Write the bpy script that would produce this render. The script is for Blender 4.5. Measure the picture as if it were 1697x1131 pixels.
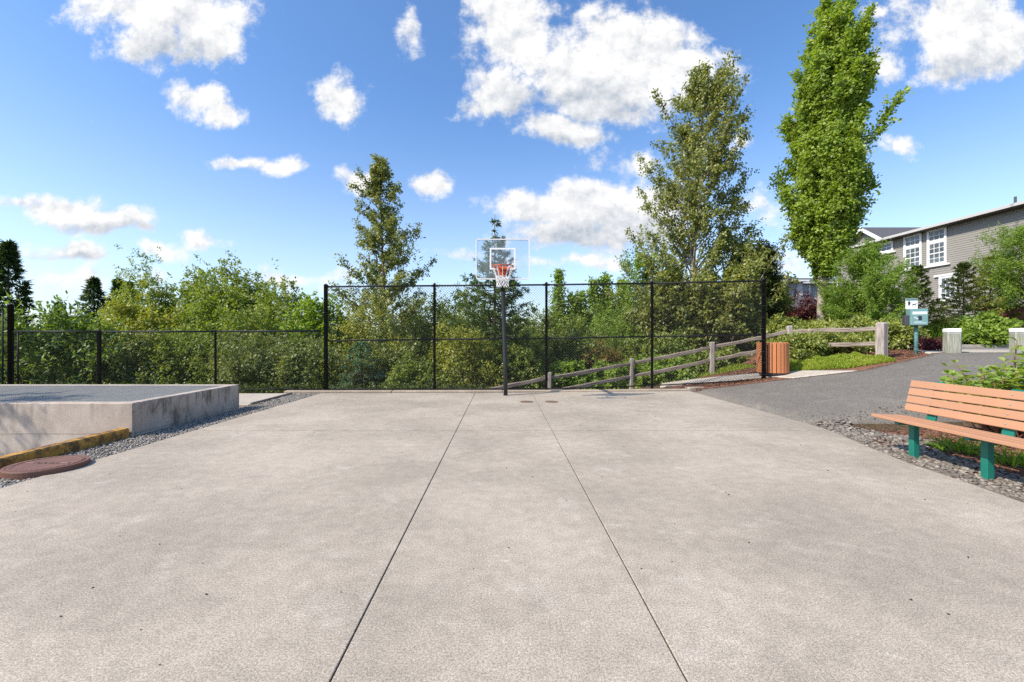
import bpy, bmesh, math, random
import numpy as np
from mathutils import Vector, Matrix

for o in list(bpy.data.objects):
    bpy.data.objects.remove(o)
scene = bpy.context.scene
COL = scene.collection
R = math.radians

# ------------------------------------------------------------------ camera
F, PX, PY, CAMH = 740.0, 833.0, 561.0, 1.47      # focal length and principal point of the photograph (1697 px wide)
cam = bpy.data.cameras.new('camera')
cam.sensor_width = 36.0
cam.lens = 36.0 * F / 1697.0
cam.shift_x = (848.5 - PX) / 1697.0
cam.shift_y = -(565.5 - PY) / 1697.0
cam.clip_start = 0.05
cam.clip_end = 3000.0
camo = bpy.data.objects.new('camera', cam)
camo.location = (0, 0, CAMH)
camo.rotation_euler = (R(90), 0, 0)
COL.objects.link(camo)
scene.camera = camo

# ------------------------------------------------------------------ node helper
def nd(t, typ, ins=None, **props):
    n = t.nodes.new(typ)
    for k, v in props.items():
        setattr(n, k, v)
    for k, v in (ins or {}).items():
        s = n.inputs[k]
        if isinstance(v, bpy.types.NodeSocket):
            t.links.new(v, s)
        else:
            s.default_value = v
    return n
def mth(t, op, a, b=0.0, c=None, clamp=False):
    ins = {0: a, 1: b}
    if c is not None:
        ins[2] = c
    return nd(t, 'ShaderNodeMath', ins, operation=op, use_clamp=clamp).outputs[0]
def vmt(t, op, a, b=(0, 0, 0)):
    n = nd(t, 'ShaderNodeVectorMath', {0: a, 1: b}, operation=op)
    return n.outputs['Value'] if op in ('LENGTH', 'DOT_PRODUCT') else n.outputs[0]
def smooth(t, v, lo, hi, a=0.0, b=1.0):
    return nd(t, 'ShaderNodeMapRange', {'Value': v, 'From Min': lo, 'From Max': hi, 'To Min': a, 'To Max': b},
              interpolation_type='SMOOTHSTEP').outputs[0]
def mixc(t, f, a, b, blend='MIX'):
    n = t.nodes.new('ShaderNodeMix')
    n.data_type = 'RGBA'
    n.blend_type = blend
    for i, v in ((0, f), (6, a), (7, b)):
        if isinstance(v, bpy.types.NodeSocket):
            t.links.new(v, n.inputs[i])
        else:
            n.inputs[i].default_value = v if i == 0 else (*v[:3], 1.0)
    return n.outputs[2]
def noise(t, vec, scale, detail=4.0, rough=0.55, out='Fac'):
    return nd(t, 'ShaderNodeTexNoise', {'Vector': vec, 'Scale': scale, 'Detail': detail, 'Roughness': rough}).outputs[out]

# ------------------------------------------------------------------ sun and sky
LIGHT = Vector((2.84, 1.38, -3.05)).normalized()           # the way the sunlight travels
SUN_EL = math.asin(-LIGHT.z)
SUN_AZ = math.atan2(-LIGHT.x, -LIGHT.y)                   # compass angle of the sun from +Y, clockwise
sl = bpy.data.lights.new('sun', 'SUN')
sl.energy = 4.5
sl.angle = R(0.53)
sl.color = (1.0, 0.905, 0.77)
so = bpy.data.objects.new('sun', sl)
so.rotation_euler = LIGHT.to_track_quat('-Z', 'Y').to_euler()
so.location = (-30, -10, 40)
COL.objects.link(so)

CLOUDS = [  # centre x, centre y, half width, half height (pixels of the photograph), weight
    (275, 18, 105, 42, 1.0), (330, 62, 58, 46, 1.0), (255, 70, 60, 40, .85), (205, 12, 70, 22, .6), (315, 98, 36, 20, .75),
    (335, 160, 42, 22, .75), (372, 185, 32, 17, .8),
    (556, 168, 36, 34, .72), (572, 194, 26, 20, .62), (678, 58, 18, 30, .55),
    (405, 266, 62, 10, .7), (468, 273, 28, 10, .68),
    (105, 348, 66, 21, .85), (180, 366, 70, 20, .88), (40, 341, 40, 9, .6), (235, 381, 30, 10, .6),
    (110, 421, 70, 15, .7), (335, 394, 38, 11, .6), (272, 417, 28, 12, .6), (120, 465, 90, 16, .4),
    (850, 55, 62, 76, 1.0), (832, 150, 46, 48, .85), (785, 184, 34, 16, .55),
    (1035, 92, 105, 66, 1.1), (975, 135, 80, 55, 1.0), (1100, 115, 76, 46, .9), (955, 28, 42, 22, .5), (1140, 62, 40, 16, .45), (1000, 178, 60, 24, .6),
    (922, 213, 60, 21, .85), (980, 224, 34, 16, .65), (1045, 272, 42, 27, .7),
    (890, 345, 72, 27, .9), (985, 338, 95, 36, 1.05), (1055, 362, 80, 46, 1.0), (950, 385, 110, 22, .8),
    (940, 432, 85, 13, .5), (760, 424, 48, 10, .45),
    (1590, 40, 95, 55, .95), (1645, 68, 80, 42, .9), (1555, 115, 36, 24, .6), (1457, 110, 32, 28, .65), (1450, 22, 16, 10, .45),
    (1478, 243, 28, 15, .6), (596, 298, 32, 17, .66), (722, 304, 28, 17, .72), (1225, 235, 20, 11, .5),
    (1275, 335, 34, 22, .42), (1200, 145, 24, 30, .45), (490, 460, 80, 12, .4), (1310, 440, 34, 22, .42),
]
SHADED = [  # the grey undersides of the deeper clouds
    (985, 388, 150, 34), (1060, 395, 60, 34), (870, 175, 70, 40), (1000, 172, 90, 34), (285, 92, 80, 30), (1620, 105, 90, 30), (165, 380, 120, 12), (115, 432, 90, 9), (940, 232, 70, 10),
]
def cloud_nodes(g, uv):
    w = vmt(g, 'SUBTRACT', noise(g, uv, 8.0, 2.0, 0.5, 'Color'), (0.5, 0.5, 0.5))
    uvw = vmt(g, 'ADD', uv, vmt(g, 'MULTIPLY', w, (0.10, 0.07, 0.0)))
    def field(rows, k):
        acc = None
        for cx, cy, a, b, wt in rows:
            u, v = (cx - PX) / F, (PY - cy) / F
            sx_, sy_ = F / (a * k), F / (b * k)
            p = nd(g, 'ShaderNodeVectorMath', {0: uvw, 1: (sx_, sy_, 0), 2: (-u * sx_, -v * sy_, 0)}, operation='MULTIPLY_ADD').outputs[0]
            d = mth(g, 'MULTIPLY_ADD', vmt(g, 'LENGTH', p), -wt, wt)
            acc = d if acc is None else mth(g, 'MAXIMUM', acc, d)
        return mth(g, 'MAXIMUM', acc, -0.4)
    acc = field(CLOUDS, 1.5)
    shd = field([(*r, 1.0) for r in SHADED], 1.35)
    n1 = noise(g, uv, 9.0, 8.0, 0.67)
    n2 = noise(g, vmt(g, 'ADD', uv, (-0.012, 0.022, 0)), 9.0, 5.0, 0.64)
    den = mth(g, 'ADD', acc, mth(g, 'MULTIPLY_ADD', n1, 2.1, -1.06))
    relief = mth(g, 'SUBTRACT', n1, n2)
    return den, shd, relief

SKY_STRENGTH = 0.15
world = bpy.data.worlds.new('World')
scene.world = world
world.use_nodes = True
wt = world.node_tree
wt.nodes.clear()
sky = nd(wt, 'ShaderNodeTexSky', sky_type='NISHITA', sun_disc=False, sun_elevation=SUN_EL, sun_rotation=SUN_AZ,
         altitude=0.0, air_density=1.0, dust_density=1.0, ozone_density=6.0)
dirv = nd(wt, 'ShaderNodeTexCoord').outputs['Generated']
sep = nd(wt, 'ShaderNodeSeparateXYZ', {0: dirv})
dy = mth(wt, 'MAXIMUM', sep.outputs[1], 0.02)
uv = nd(wt, 'ShaderNodeCombineXYZ', {0: mth(wt, 'DIVIDE', sep.outputs[0], dy), 1: mth(wt, 'DIVIDE', sep.outputs[2], dy), 2: 0.0}).outputs[0]
cden, cshade, crel = cloud_nodes(wt, uv)
front = mth(wt, 'MULTIPLY', smooth(wt, vmt(wt, 'LENGTH', uv), 1.5, 2.2, 1.0, 0.0), smooth(wt, sep.outputs[1], 0.03, 0.1))
dz = mth(wt, 'ADD', mth(wt, 'MAXIMUM', sep.outputs[2], 0.0), 0.12)
uv2 = nd(wt, 'ShaderNodeCombineXYZ', {0: mth(wt, 'DIVIDE', sep.outputs[0], dz), 1: mth(wt, 'DIVIDE', sep.outputs[1], dz), 2: 3.0}).outputs[0]
rest = mth(wt, 'MULTIPLY_ADD', noise(wt, uv2, 1.5, 4.0, 0.6), 3.0, -1.72)
den = mth(wt, 'ADD', mth(wt, 'MULTIPLY', cden, front), mth(wt, 'MULTIPLY', rest, mth(wt, 'SUBTRACT', 1.0, front)))
alpha = mth(wt, 'MULTIPLY', smooth(wt, den, -0.02, 0.48), smooth(wt, sep.outputs[2], 0.0, 0.12, 0.35, 1.0))
relief = mth(wt, 'MULTIPLY_ADD', crel, 3.0, 0.90)
shade = mth(wt, 'SUBTRACT', relief, mth(wt, 'MULTIPLY', smooth(wt, cshade, -0.1, 0.75), 0.58), clamp=True)
KX = 1.0 / (SKY_STRENGTH * 2 ** 0.45)
cloudc = mixc(wt, shade, (0.50 * KX, 0.56 * KX, 0.65 * KX), (1.04 * KX, 1.035 * KX, 1.03 * KX))
sat = smooth(wt, sep.outputs[2], 0.02, 0.5, 0.80, 1.08)
hsv = nd(wt, 'ShaderNodeHueSaturation', {'Hue': 0.5, 'Saturation': sat, 'Value': 1.2, 'Fac': 1.0, 'Color': sky.outputs[0]})
skyc = mixc(wt, alpha, hsv.outputs[0], cloudc)
bg = nd(wt, 'ShaderNodeBackground', {'Color': skyc, 'Strength': SKY_STRENGTH})
wo = nd(wt, 'ShaderNodeOutputWorld')
wt.links.new(bg.outputs[0], wo.inputs[0])
world.cycles.sampling_method = 'MANUAL'
world.cycles.sample_map_resolution = 512

scene.view_settings.view_transform = 'Standard'
scene.view_settings.look = 'None'
scene.view_settings.gamma = 1.0
scene.view_settings.exposure = 0.45
scene.view_settings.use_curve_mapping = False
scene.cycles.use_denoising = False
scene.cycles.max_bounces = 7
scene.cycles.diffuse_bounces = 3
scene.cycles.glossy_bounces = 3
scene.cycles.transmission_bounces = 4
scene.cycles.transparent_max_bounces = 12
scene.cycles.caustics_reflective = False
scene.cycles.caustics_refractive = False
scene.cycles.sample_clamp_indirect = 6.0

# ------------------------------------------------------------------ mesh helpers
class MB:
    def __init__(s):
        s.v, s.f = [], []
    def add(s, vs, fs):
        b = len(s.v)
        s.v += [tuple(x) for x in vs]
        s.f += [tuple(i + b for i in f) for f in fs]
        return s
    def box(s, lo, hi, mat=None, bev=0.0):
        (x0, y0, z0), (x1, y1, z1) = lo, hi
        if bev > 0:
            b = min(bev, (x1 - x0) * .45, (y1 - y0) * .45, (z1 - z0) * .45)
            bm = bmesh.new()
            bmesh.ops.create_cube(bm, size=1.0, matrix=Matrix.Translation(((x0 + x1) / 2, (y0 + y1) / 2, (z0 + z1) / 2)) @ Matrix.Diagonal((x1 - x0, y1 - y0, z1 - z0, 1)))
            bmesh.ops.bevel(bm, geom=bm.edges[:], offset=b, segments=1, affect='EDGES', profile=0.5)
            bm.verts.index_update()
            vs = [v.co.copy() for v in bm.verts]
            fs = [[v.index for v in f.verts] for f in bm.faces]
            bm.free()
        else:
            vs = [Vector(p) for p in ((x0, y0, z0), (x1, y0, z0), (x1, y1, z0), (x0, y1, z0), (x0, y0, z1), (x1, y0, z1), (x1, y1, z1), (x0, y1, z1))]
            fs = [(0, 3, 2, 1), (4, 5, 6, 7), (0, 1, 5, 4), (1, 2, 6, 5), (2, 3, 7, 6), (3, 0, 4, 7)]
        if mat is not None:
            vs = [mat @ v for v in vs]
        return s.add(vs, fs)
    def tube(s, pts, rad, n=8, cap=True, closed=False):
        pts = [Vector(p) for p in pts]
        if not hasattr(rad, '__len__'):
            rad = [rad] * len(pts)
        rings, m = [], len(pts)
        prev = None
        for i, p in enumerate(pts):
            if closed:
                d = pts[(i + 1) % m] - pts[i - 1]
            else:
                d = pts[min(i + 1, m - 1)] - pts[max(i - 1, 0)]
            if d.length < 1e-9:
                d = Vector((0, 0, 1))
            d.normalize()
            if prev is None:
                a = Vector((0, 0, 1)) if abs(d.z) < .9 else Vector((1, 0, 0))
                u = d.cross(a).normalized()
            else:
                u = (prev - d * prev.dot(d)).normalized()
            prev = u
            w = d.cross(u)
            rings.append([p + (u * math.cos(t) + w * math.sin(t)) * rad[i] for t in (2 * math.pi * k / n for k in range(n))])
        vs = [v for r in rings for v in r]
        fs = []
        for i in range(m if closed else m - 1):
            j = (i + 1) % m
            for k in range(n):
                l = (k + 1) % n
                fs.append((i * n + k, i * n + l, j * n + l, j * n + k))
        if cap and not closed:
            fs.append(tuple(reversed(range(n))))
            fs.append(tuple(range((m - 1) * n, m * n)))
        return s.add(vs, fs)
    def lathe(s, prof, n=32, origin=(0, 0, 0)):
        ox, oy, oz = origin
        vs, fs = [], []
        for r, z in prof:
            for k in range(n):
                t = 2 * math.pi * k / n
                vs.append((ox + r * math.cos(t), oy + r * math.sin(t), oz + z))
        for i in range(len(prof) - 1):
            for k in range(n):
                l = (k + 1) % n
                fs.append((i * n + k, i * n + l, (i + 1) * n + l, (i + 1) * n + k))
        fs.append(tuple(reversed(range(n))))
        fs.append(tuple(range((len(prof) - 1) * n, len(prof) * n)))
        return s.add(vs, fs)
    def prism(s, poly, z0, z1):
        n = len(poly)
        vs = [(x, y, z0) for x, y in poly] + [(x, y, z1) for x, y in poly]
        fs = [tuple(reversed(range(n))), tuple(range(n, 2 * n))] + [(i, (i + 1) % n, n + (i + 1) % n, n + i) for i in range(n)]
        return s.add(vs, fs)
    def mesh(s, name, mat, smooth=False):
        me = bpy.data.meshes.new(name)
        me.from_pydata(s.v, [], s.f)
        if mat:
            me.materials.append(mat)
        if smooth:
            me.polygons.foreach_set('use_smooth', [True] * len(me.polygons))
        me.update()
        return me
    def build(s, name, mat, parent=None, smooth=False):
        return link(name, s.mesh(name, mat, smooth), parent)

def link(name, data, parent=None):
    o = bpy.data.objects.new(name, data)
    COL.objects.link(o)
    if parent:
        o.parent = parent
    return o
def tag(o, label=None, cat=None, group=None, kind=None):
    for k, v in (('label', label), ('category', cat), ('group', group), ('kind', kind)):
        if v:
            o[k] = v
    return o
def thing(name, loc, label, cat, group=None, rz=0.0):
    o = link(name, None)
    o.empty_display_size = 0.2
    o.location = loc
    o.rotation_euler = (0, 0, rz)
    return tag(o, label, cat, group)
def np_mesh(name, V, Fq, mat, rnd=None, smooth=False):
    V = np.asarray(V, np.float32)
    Fq = np.asarray(Fq, np.int32)
    me = bpy.data.meshes.new(name)
    nf, k = Fq.shape
    me.vertices.add(len(V))
    me.vertices.foreach_set('co', V.ravel())
    me.loops.add(nf * k)
    me.loops.foreach_set('vertex_index', Fq.ravel())
    me.polygons.add(nf)
    me.polygons.foreach_set('loop_start', np.arange(0, nf * k, k, dtype=np.int32))
    me.polygons.foreach_set('loop_total', np.full(nf, k, np.int32))
    if smooth:
        me.polygons.foreach_set('use_smooth', np.ones(nf, bool))
    if rnd is not None:
        a = me.attributes.new('rnd', 'FLOAT', 'FACE')
        a.data.foreach_set('value', np.asarray(rnd, np.float32))
    me.materials.append(mat)
    me.update(calc_edges=True)
    return me
def text_mesh(txt, size, depth, mat, name='lettering'):
    c = bpy.data.curves.new(name, 'FONT')
    c.body = txt
    c.size = size
    c.extrude = depth
    c.align_x = 'CENTER'
    c.align_y = 'CENTER'
    o = bpy.data.objects.new(name, c)
    COL.objects.link(o)
    bpy.context.view_layer.update()
    me = bpy.data.meshes.new_from_object(o.evaluated_get(bpy.context.evaluated_depsgraph_get()))
    bpy.data.objects.remove(o)
    bpy.data.curves.remove(c)
    me.name = name
    me.materials.clear()
    me.materials.append(mat)
    return me

# ------------------------------------------------------------------ materials
def newmat(name):
    m = bpy.data.materials.new(name)
    m.use_nodes = True
    t = m.node_tree
    t.nodes.clear()
    return m, t
def finish(t, sh):
    o = nd(t, 'ShaderNodeOutputMaterial')
    t.links.new(sh, o.inputs[0])
def princ(t, col, rough=0.6, spec=0.4, metal=0.0, bump=None, bstr=0.3, bdist=0.01):
    ins = {'Roughness': rough, 'Metallic': metal, 'Specular IOR Level': spec}
    ins['Base Color'] = col if isinstance(col, bpy.types.NodeSocket) else (*col, 1.0)
    if bump is not None:
        ins['Normal'] = nd(t, 'ShaderNodeBump', {'Height': bump, 'Strength': bstr, 'Distance': bdist}).outputs[0]
    return nd(t, 'ShaderNodeBsdfPrincipled', ins).outputs[0]
def wpos(t):
    return nd(t, 'ShaderNodeNewGeometry').outputs['Position']
def simple(name, col, rough=0.6, spec=0.4, metal=0.0, var=0.12, scale=8.0, bstr=0.12, obj=True):
    m, t = newmat(name)
    v = nd(t, 'ShaderNodeTexCoord').outputs['Object'] if obj else wpos(t)
    n = noise(t, v, scale, 5.0, 0.6)
    c = mixc(t, n, tuple(x * (1 - var) for x in col), tuple(min(1, x * (1 + var)) for x in col))
    n2 = noise(t, v, scale * 9, 3.0)
    r = mth(t, 'MULTIPLY_ADD', n, 0.2, rough - 0.1, clamp=True)
    finish(t, princ(t, c, r, spec, metal, n2, bstr, 0.005))
    return m

def concrete_mat(name, base, stain=0.2, speck=0.5, scale=1.0):
    m, t = newmat(name)
    p = wpos(t)
    big = noise(t, p, 0.45 * scale, 5.0, 0.6)
    mid = noise(t, vmt(t, 'ADD', p, (7, 3, 0)), 1.9 * scale, 8.0, 0.68)
    fine = noise(t, p, 85.0, 4.0, 0.75)
    grit = noise(t, vmt(t, 'ADD', p, (2, 9, 0)), 210.0, 2.0, 0.7)
    c = mixc(t, smooth(t, big, 0.3, 0.7), tuple(x * (1 - stain * .75) for x in base), tuple(x * (1 + stain * .35) for x in base))
    pale = smooth(t, mid, 0.55, 0.72, 0.0, 0.55)
    c = mixc(t, pale, c, tuple(min(.8, x * 1.26) for x in (base[0] * .98, base[1] * 1.01, base[2] * 1.07)))
    dark = smooth(t, noise(t, vmt(t, 'ADD', p, (11, 5, 2)), 1.3 * scale, 9.0, 0.72), 0.48, 0.72, 0.0, 0.55)
    c = mixc(t, dark, c, tuple(x * .68 for x in base))
    scuff = noise(t, vmt(t, 'MULTIPLY', vmt(t, 'ADD', p, (3, 1, 0)), (0.9, 2.6, 1.0)), 3.2 * scale, 8.0, 0.74)
    c = mixc(t, smooth(t, scuff, 0.585, 0.70, 0.0, 0.55), c, tuple(min(.8, x * 1.42) for x in (base[0] * .97, base[1], base[2] * 1.06)))
    mot = smooth(t, noise(t, vmt(t, 'ADD', p, (1, 4, 6)), 9.0, 6.0, 0.7), 0.32, 0.68, 0.90, 1.09)
    f = smooth(t, fine, 0.30, 0.70, 1.0 - 0.40 * speck, 1.0 + 0.30 * speck)
    g2 = smooth(t, grit, 0.30, 0.70, 1.0 - 0.42 * speck, 1.0 + 0.34 * speck)
    v = mth(t, 'MULTIPLY', mth(t, 'MULTIPLY', f, g2), mot)
    c = mixc(t, 1.0, c, nd(t, 'ShaderNodeCombineColor', {0: v, 1: v, 2: v}).outputs[0], 'MULTIPLY')
    vor = nd(t, 'ShaderNodeTexVoronoi', {'Vector': p, 'Scale': 26.0})
    pick = smooth(t, nd(t, 'ShaderNodeSeparateColor', {0: vor.outputs['Color']}).outputs[0], 0.55, 0.6)
    pit = mth(t, 'MULTIPLY', smooth(t, vor.outputs['Distance'], 0.05, 0.13, 1.0, 0.0), pick)
    c = mixc(t, mth(t, 'MULTIPLY', pit, 0.55 * speck), c, (0.12, 0.10, 0.08))
    finish(t, princ(t, c, 0.88, 0.25, 0.0, mth(t, 'ADD', fine, mth(t, 'MULTIPLY', grit, .8)), 0.12, 0.003))
    return m

MAT = {}
MAT['court'] = concrete_mat('court_concrete', (0.428, 0.371, 0.296), 0.30, 1.0)
MAT['curb'] = concrete_mat('kerb_concrete', (0.40, 0.33, 0.25), 0.25, 0.9)
MAT['walk'] = concrete_mat('walk_concrete', (0.47, 0.42, 0.35), 0.15, 0.6)
MAT['joint'] = simple('joint_filler', (0.07, 0.062, 0.052), 0.9, 0.2, obj=False)

def vault_mat():
    m, t = newmat('vault_concrete')
    p = wpos(t)
    n = noise(t, p, 1.6, 7.0, 0.65)
    c = mixc(t, smooth(t, n, .3, .7), (0.42, 0.345, 0.28), (0.58, 0.50, 0.42))
    stretched = vmt(t, 'MULTIPLY', p, (1.3, 1.3, 0.8))
    streak = noise(t, stretched, 2.4, 9.0, 0.74)
    sz = nd(t, 'ShaderNodeSeparateXYZ', {0: p}).outputs[2]
    nrm = nd(t, 'ShaderNodeSeparateXYZ', {0: nd(t, 'ShaderNodeNewGeometry').outputs['Normal']})
    side = smooth(t, nrm.outputs[0], 0.4, 0.9)
    amount = mth(t, 'MULTIPLY', smooth(t, streak, 0.46, 0.66), mth(t, 'MULTIPLY_ADD', side, 0.60, 0.22))
    c = mixc(t, amount, c, (0.10, 0.085, 0.072))
    drip = noise(t, vmt(t, 'MULTIPLY', p, (5.0, 5.0, 0.35)), 2.0, 5.0, 0.65)
    dmask = mth(t, 'MULTIPLY', smooth(t, drip, 0.52, 0.68), smooth(t, mth(t, 'ADD', sz, mth(t, 'MULTIPLY_ADD', noise(t, p, 4.0), .5, -.25)), 0.05, 0.42))
    c = mixc(t, mth(t, 'MULTIPLY', dmask, mth(t, 'MULTIPLY_ADD', side, 0.5, 0.28)), c, (0.075, 0.062, 0.05))
    holes = smooth(t, nd(t, 'ShaderNodeTexVoronoi', {'Vector': p, 'Scale': 5.0}).outputs['Distance'], 0.02, 0.06)
    c = mixc(t, mth(t, 'SUBTRACT', 1.0, holes), c, (0.10, 0.09, 0.08))
    ln = mth(t, 'ABSOLUTE', mth(t, 'ADD', sz, mth(t, 'MULTIPLY_ADD', noise(t, p, 3.0), 0.03, -0.035)))
    c = mixc(t, smooth(t, ln, 0.004, 0.012, 0.45, 0.0), c, (0.14, 0.12, 0.10))
    fine = noise(t, p, 55.0, 4.0, 0.7)
    c = mixc(t, smooth(t, fine, .35, .7, 0.22, 0.0), c, (0.2, 0.18, 0.15))
    finish(t, princ(t, c, 0.9, 0.2, 0, mth(t, 'ADD', fine, mth(t, 'MULTIPLY', holes, 1.5)), 0.4, 0.006))
    return m
MAT['vault'] = vault_mat()

def asphalt_mat(name='asphalt', a=(0.115, 0.104, 0.088), b=(0.175, 0.160, 0.138)):
    m, t = newmat(name)
    p = wpos(t)
    ag = nd(t, 'ShaderNodeTexVoronoi', {'Vector': p, 'Scale': 95.0}).outputs['Color']
    agv = nd(t, 'ShaderNodeSeparateColor', {0: ag}).outputs[0]
    big = noise(t, p, 0.8, 5.0, 0.6)
    c = mixc(t, big, a, b)
    pt_ = noise(t, vmt(t, 'ADD', p, (4, 8, 0)), 2.2, 7.0, 0.7)
    c = mixc(t, smooth(t, pt_, 0.5, 0.7, 0.0, 0.4), c, tuple(x * 1.45 for x in b))
    c = mixc(t, smooth(t, pt_, 0.30, 0.42, 0.4, 0.0), c, tuple(x * .75 for x in a))
    c = mixc(t, smooth(t, agv, 0.55, 1.0, 0.0, 0.55), c, (0.34, 0.31, 0.27))
    c = mixc(t, smooth(t, agv, 0.0, 0.25, 0.5, 0.0), c, (0.035, 0.034, 0.034))
    finish(t, princ(t, c, 0.85, 0.3, 0, agv, 0.5, 0.006))
    return m
MAT['asphalt'] = asphalt_mat()
MAT['street'] = asphalt_mat('street_asphalt', (0.16, 0.152, 0.14), (0.23, 0.22, 0.20))

def soil_mat(name, cols, scale=22.0):
    m, t = newmat(name)
    p = wpos(t)
    v = nd(t, 'ShaderNodeTexVoronoi', {'Vector': vmt(t, 'MULTIPLY', p, (1.0, 0.55, 1.0)), 'Scale': scale * 1.6})
    cv = nd(t, 'ShaderNodeSeparateColor', {0: v.outputs['Color']}).outputs[0]
    n = noise(t, p, scale * .5, 6.0, 0.7)
    c = mixc(t, cv, cols[0], cols[1])
    c = mixc(t, smooth(t, n, 0.45, 0.7), c, cols[2])
    h = mth(t, 'ADD', mth(t, 'MULTIPLY', v.outputs['Distance'], -1.0), n)
    finish(t, princ(t, c, 0.95, 0.15, 0, h, 0.8, 0.03))
    return m
MAT['soil'] = soil_mat('soil', ((0.07, 0.05, 0.03), (0.14, 0.09, 0.05), (0.06, 0.05, 0.028)))
MAT['mulch'] = soil_mat('bark_mulch', ((0.17, 0.078, 0.046), (0.32, 0.165, 0.105), (0.11, 0.055, 0.037)), 26.0)
MAT['dirt'] = soil_mat('packed_dirt', ((0.17, 0.14, 0.11), (0.26, 0.22, 0.18), (0.13, 0.105, 0.085)), 18.0)

def piece_mat(name, cols, rough=0.75, spec=0.3, scale=30.0, bstr=.2):
    """a material whose colour differs from piece to piece (face attribute 'rnd')"""
    m, t = newmat(name)
    a = nd(t, 'ShaderNodeAttribute', attribute_name='rnd').outputs['Fac']
    ramp = t.nodes.new('ShaderNodeValToRGB')
    t.links.new(a, ramp.inputs[0])
    els = ramp.color_ramp.elements
    while len(els) < len(cols):
        els.new(0.5)
    for i, c in enumerate(cols):
        els[i].position = i / max(1, len(cols) - 1)
        els[i].color = (*c, 1)
    n = noise(t, nd(t, 'ShaderNodeTexCoord').outputs['Object'], scale, 4.0)
    c = mixc(t, smooth(t, n, .3, .7, .35, 0.0), ramp.outputs[0], tuple(x * .5 for x in cols[0]))
    finish(t, princ(t, c, rough, spec, 0, n, bstr, 0.004))
    return m
MAT['gravel'] = piece_mat('crushed_gravel', ((0.13, 0.118, 0.10), (0.34, 0.31, 0.27), (0.26, 0.23, 0.195), (0.50, 0.46, 0.40)))
MAT['pebble'] = piece_mat('river_pebbles', ((0.09, 0.08, 0.07), (0.25, 0.22, 0.185), (0.15, 0.13, 0.11), (0.22, 0.19, 0.155), (0.38, 0.345, 0.295)), .6)
MAT['chips'] = piece_mat('mulch_chips', ((0.09, 0.045, 0.03), (0.20, 0.10, 0.065), (0.15, 0.075, 0.05), (0.33, 0.20, 0.14)), .9, .15)
MAT['litter'] = piece_mat('dry_litter', ((0.03, 0.022, 0.016), (0.06, 0.045, 0.03), (0.12, 0.09, 0.06)), .9, .15)

def leaf_mat(name, cols, trans=0.35, gloss=0.05, rough=0.42, tcol=None, gain=(1.78, 1.78, 1.45)):
    trans, gloss, rough = min(.52, trans + .12), gloss * .6, .5
    m, t = newmat(name)
    a = nd(t, 'ShaderNodeAttribute', attribute_name='rnd').outputs['Fac']
    ramp = t.nodes.new('ShaderNodeValToRGB')
    t.links.new(a, ramp.inputs[0])
    els = ramp.color_ramp.elements
    while len(els) < len(cols):
        els.new(0.5)
    for i, c in enumerate(cols):
        els[i].position = i / max(1, len(cols) - 1)
        els[i].color = (c[0] * gain[0], c[1] * gain[1], c[2] * gain[2], 1)
    c = ramp.outputs[0]
    d = nd(t, 'ShaderNodeBsdfDiffuse', {'Color': c}).outputs[0]
    tc = mixc(t, 1.0, c, tcol or (1.35, 1.35, 0.5), 'MULTIPLY')
    tr = nd(t, 'ShaderNodeBsdfTranslucent', {'Color': tc}).outputs[0]
    s = nd(t, 'ShaderNodeMixShader', {0: trans, 1: d, 2: tr}).outputs[0]
    if gloss > 0:
        gl = nd(t, 'ShaderNodeBsdfGlossy', {'Color': (0.9, 0.95, 0.9, 1), 'Roughness': rough}).outputs[0]
        s = nd(t, 'ShaderNodeMixShader', {0: gloss, 1: s, 2: gl}).outputs[0]
    finish(t, s)
    return m
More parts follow.
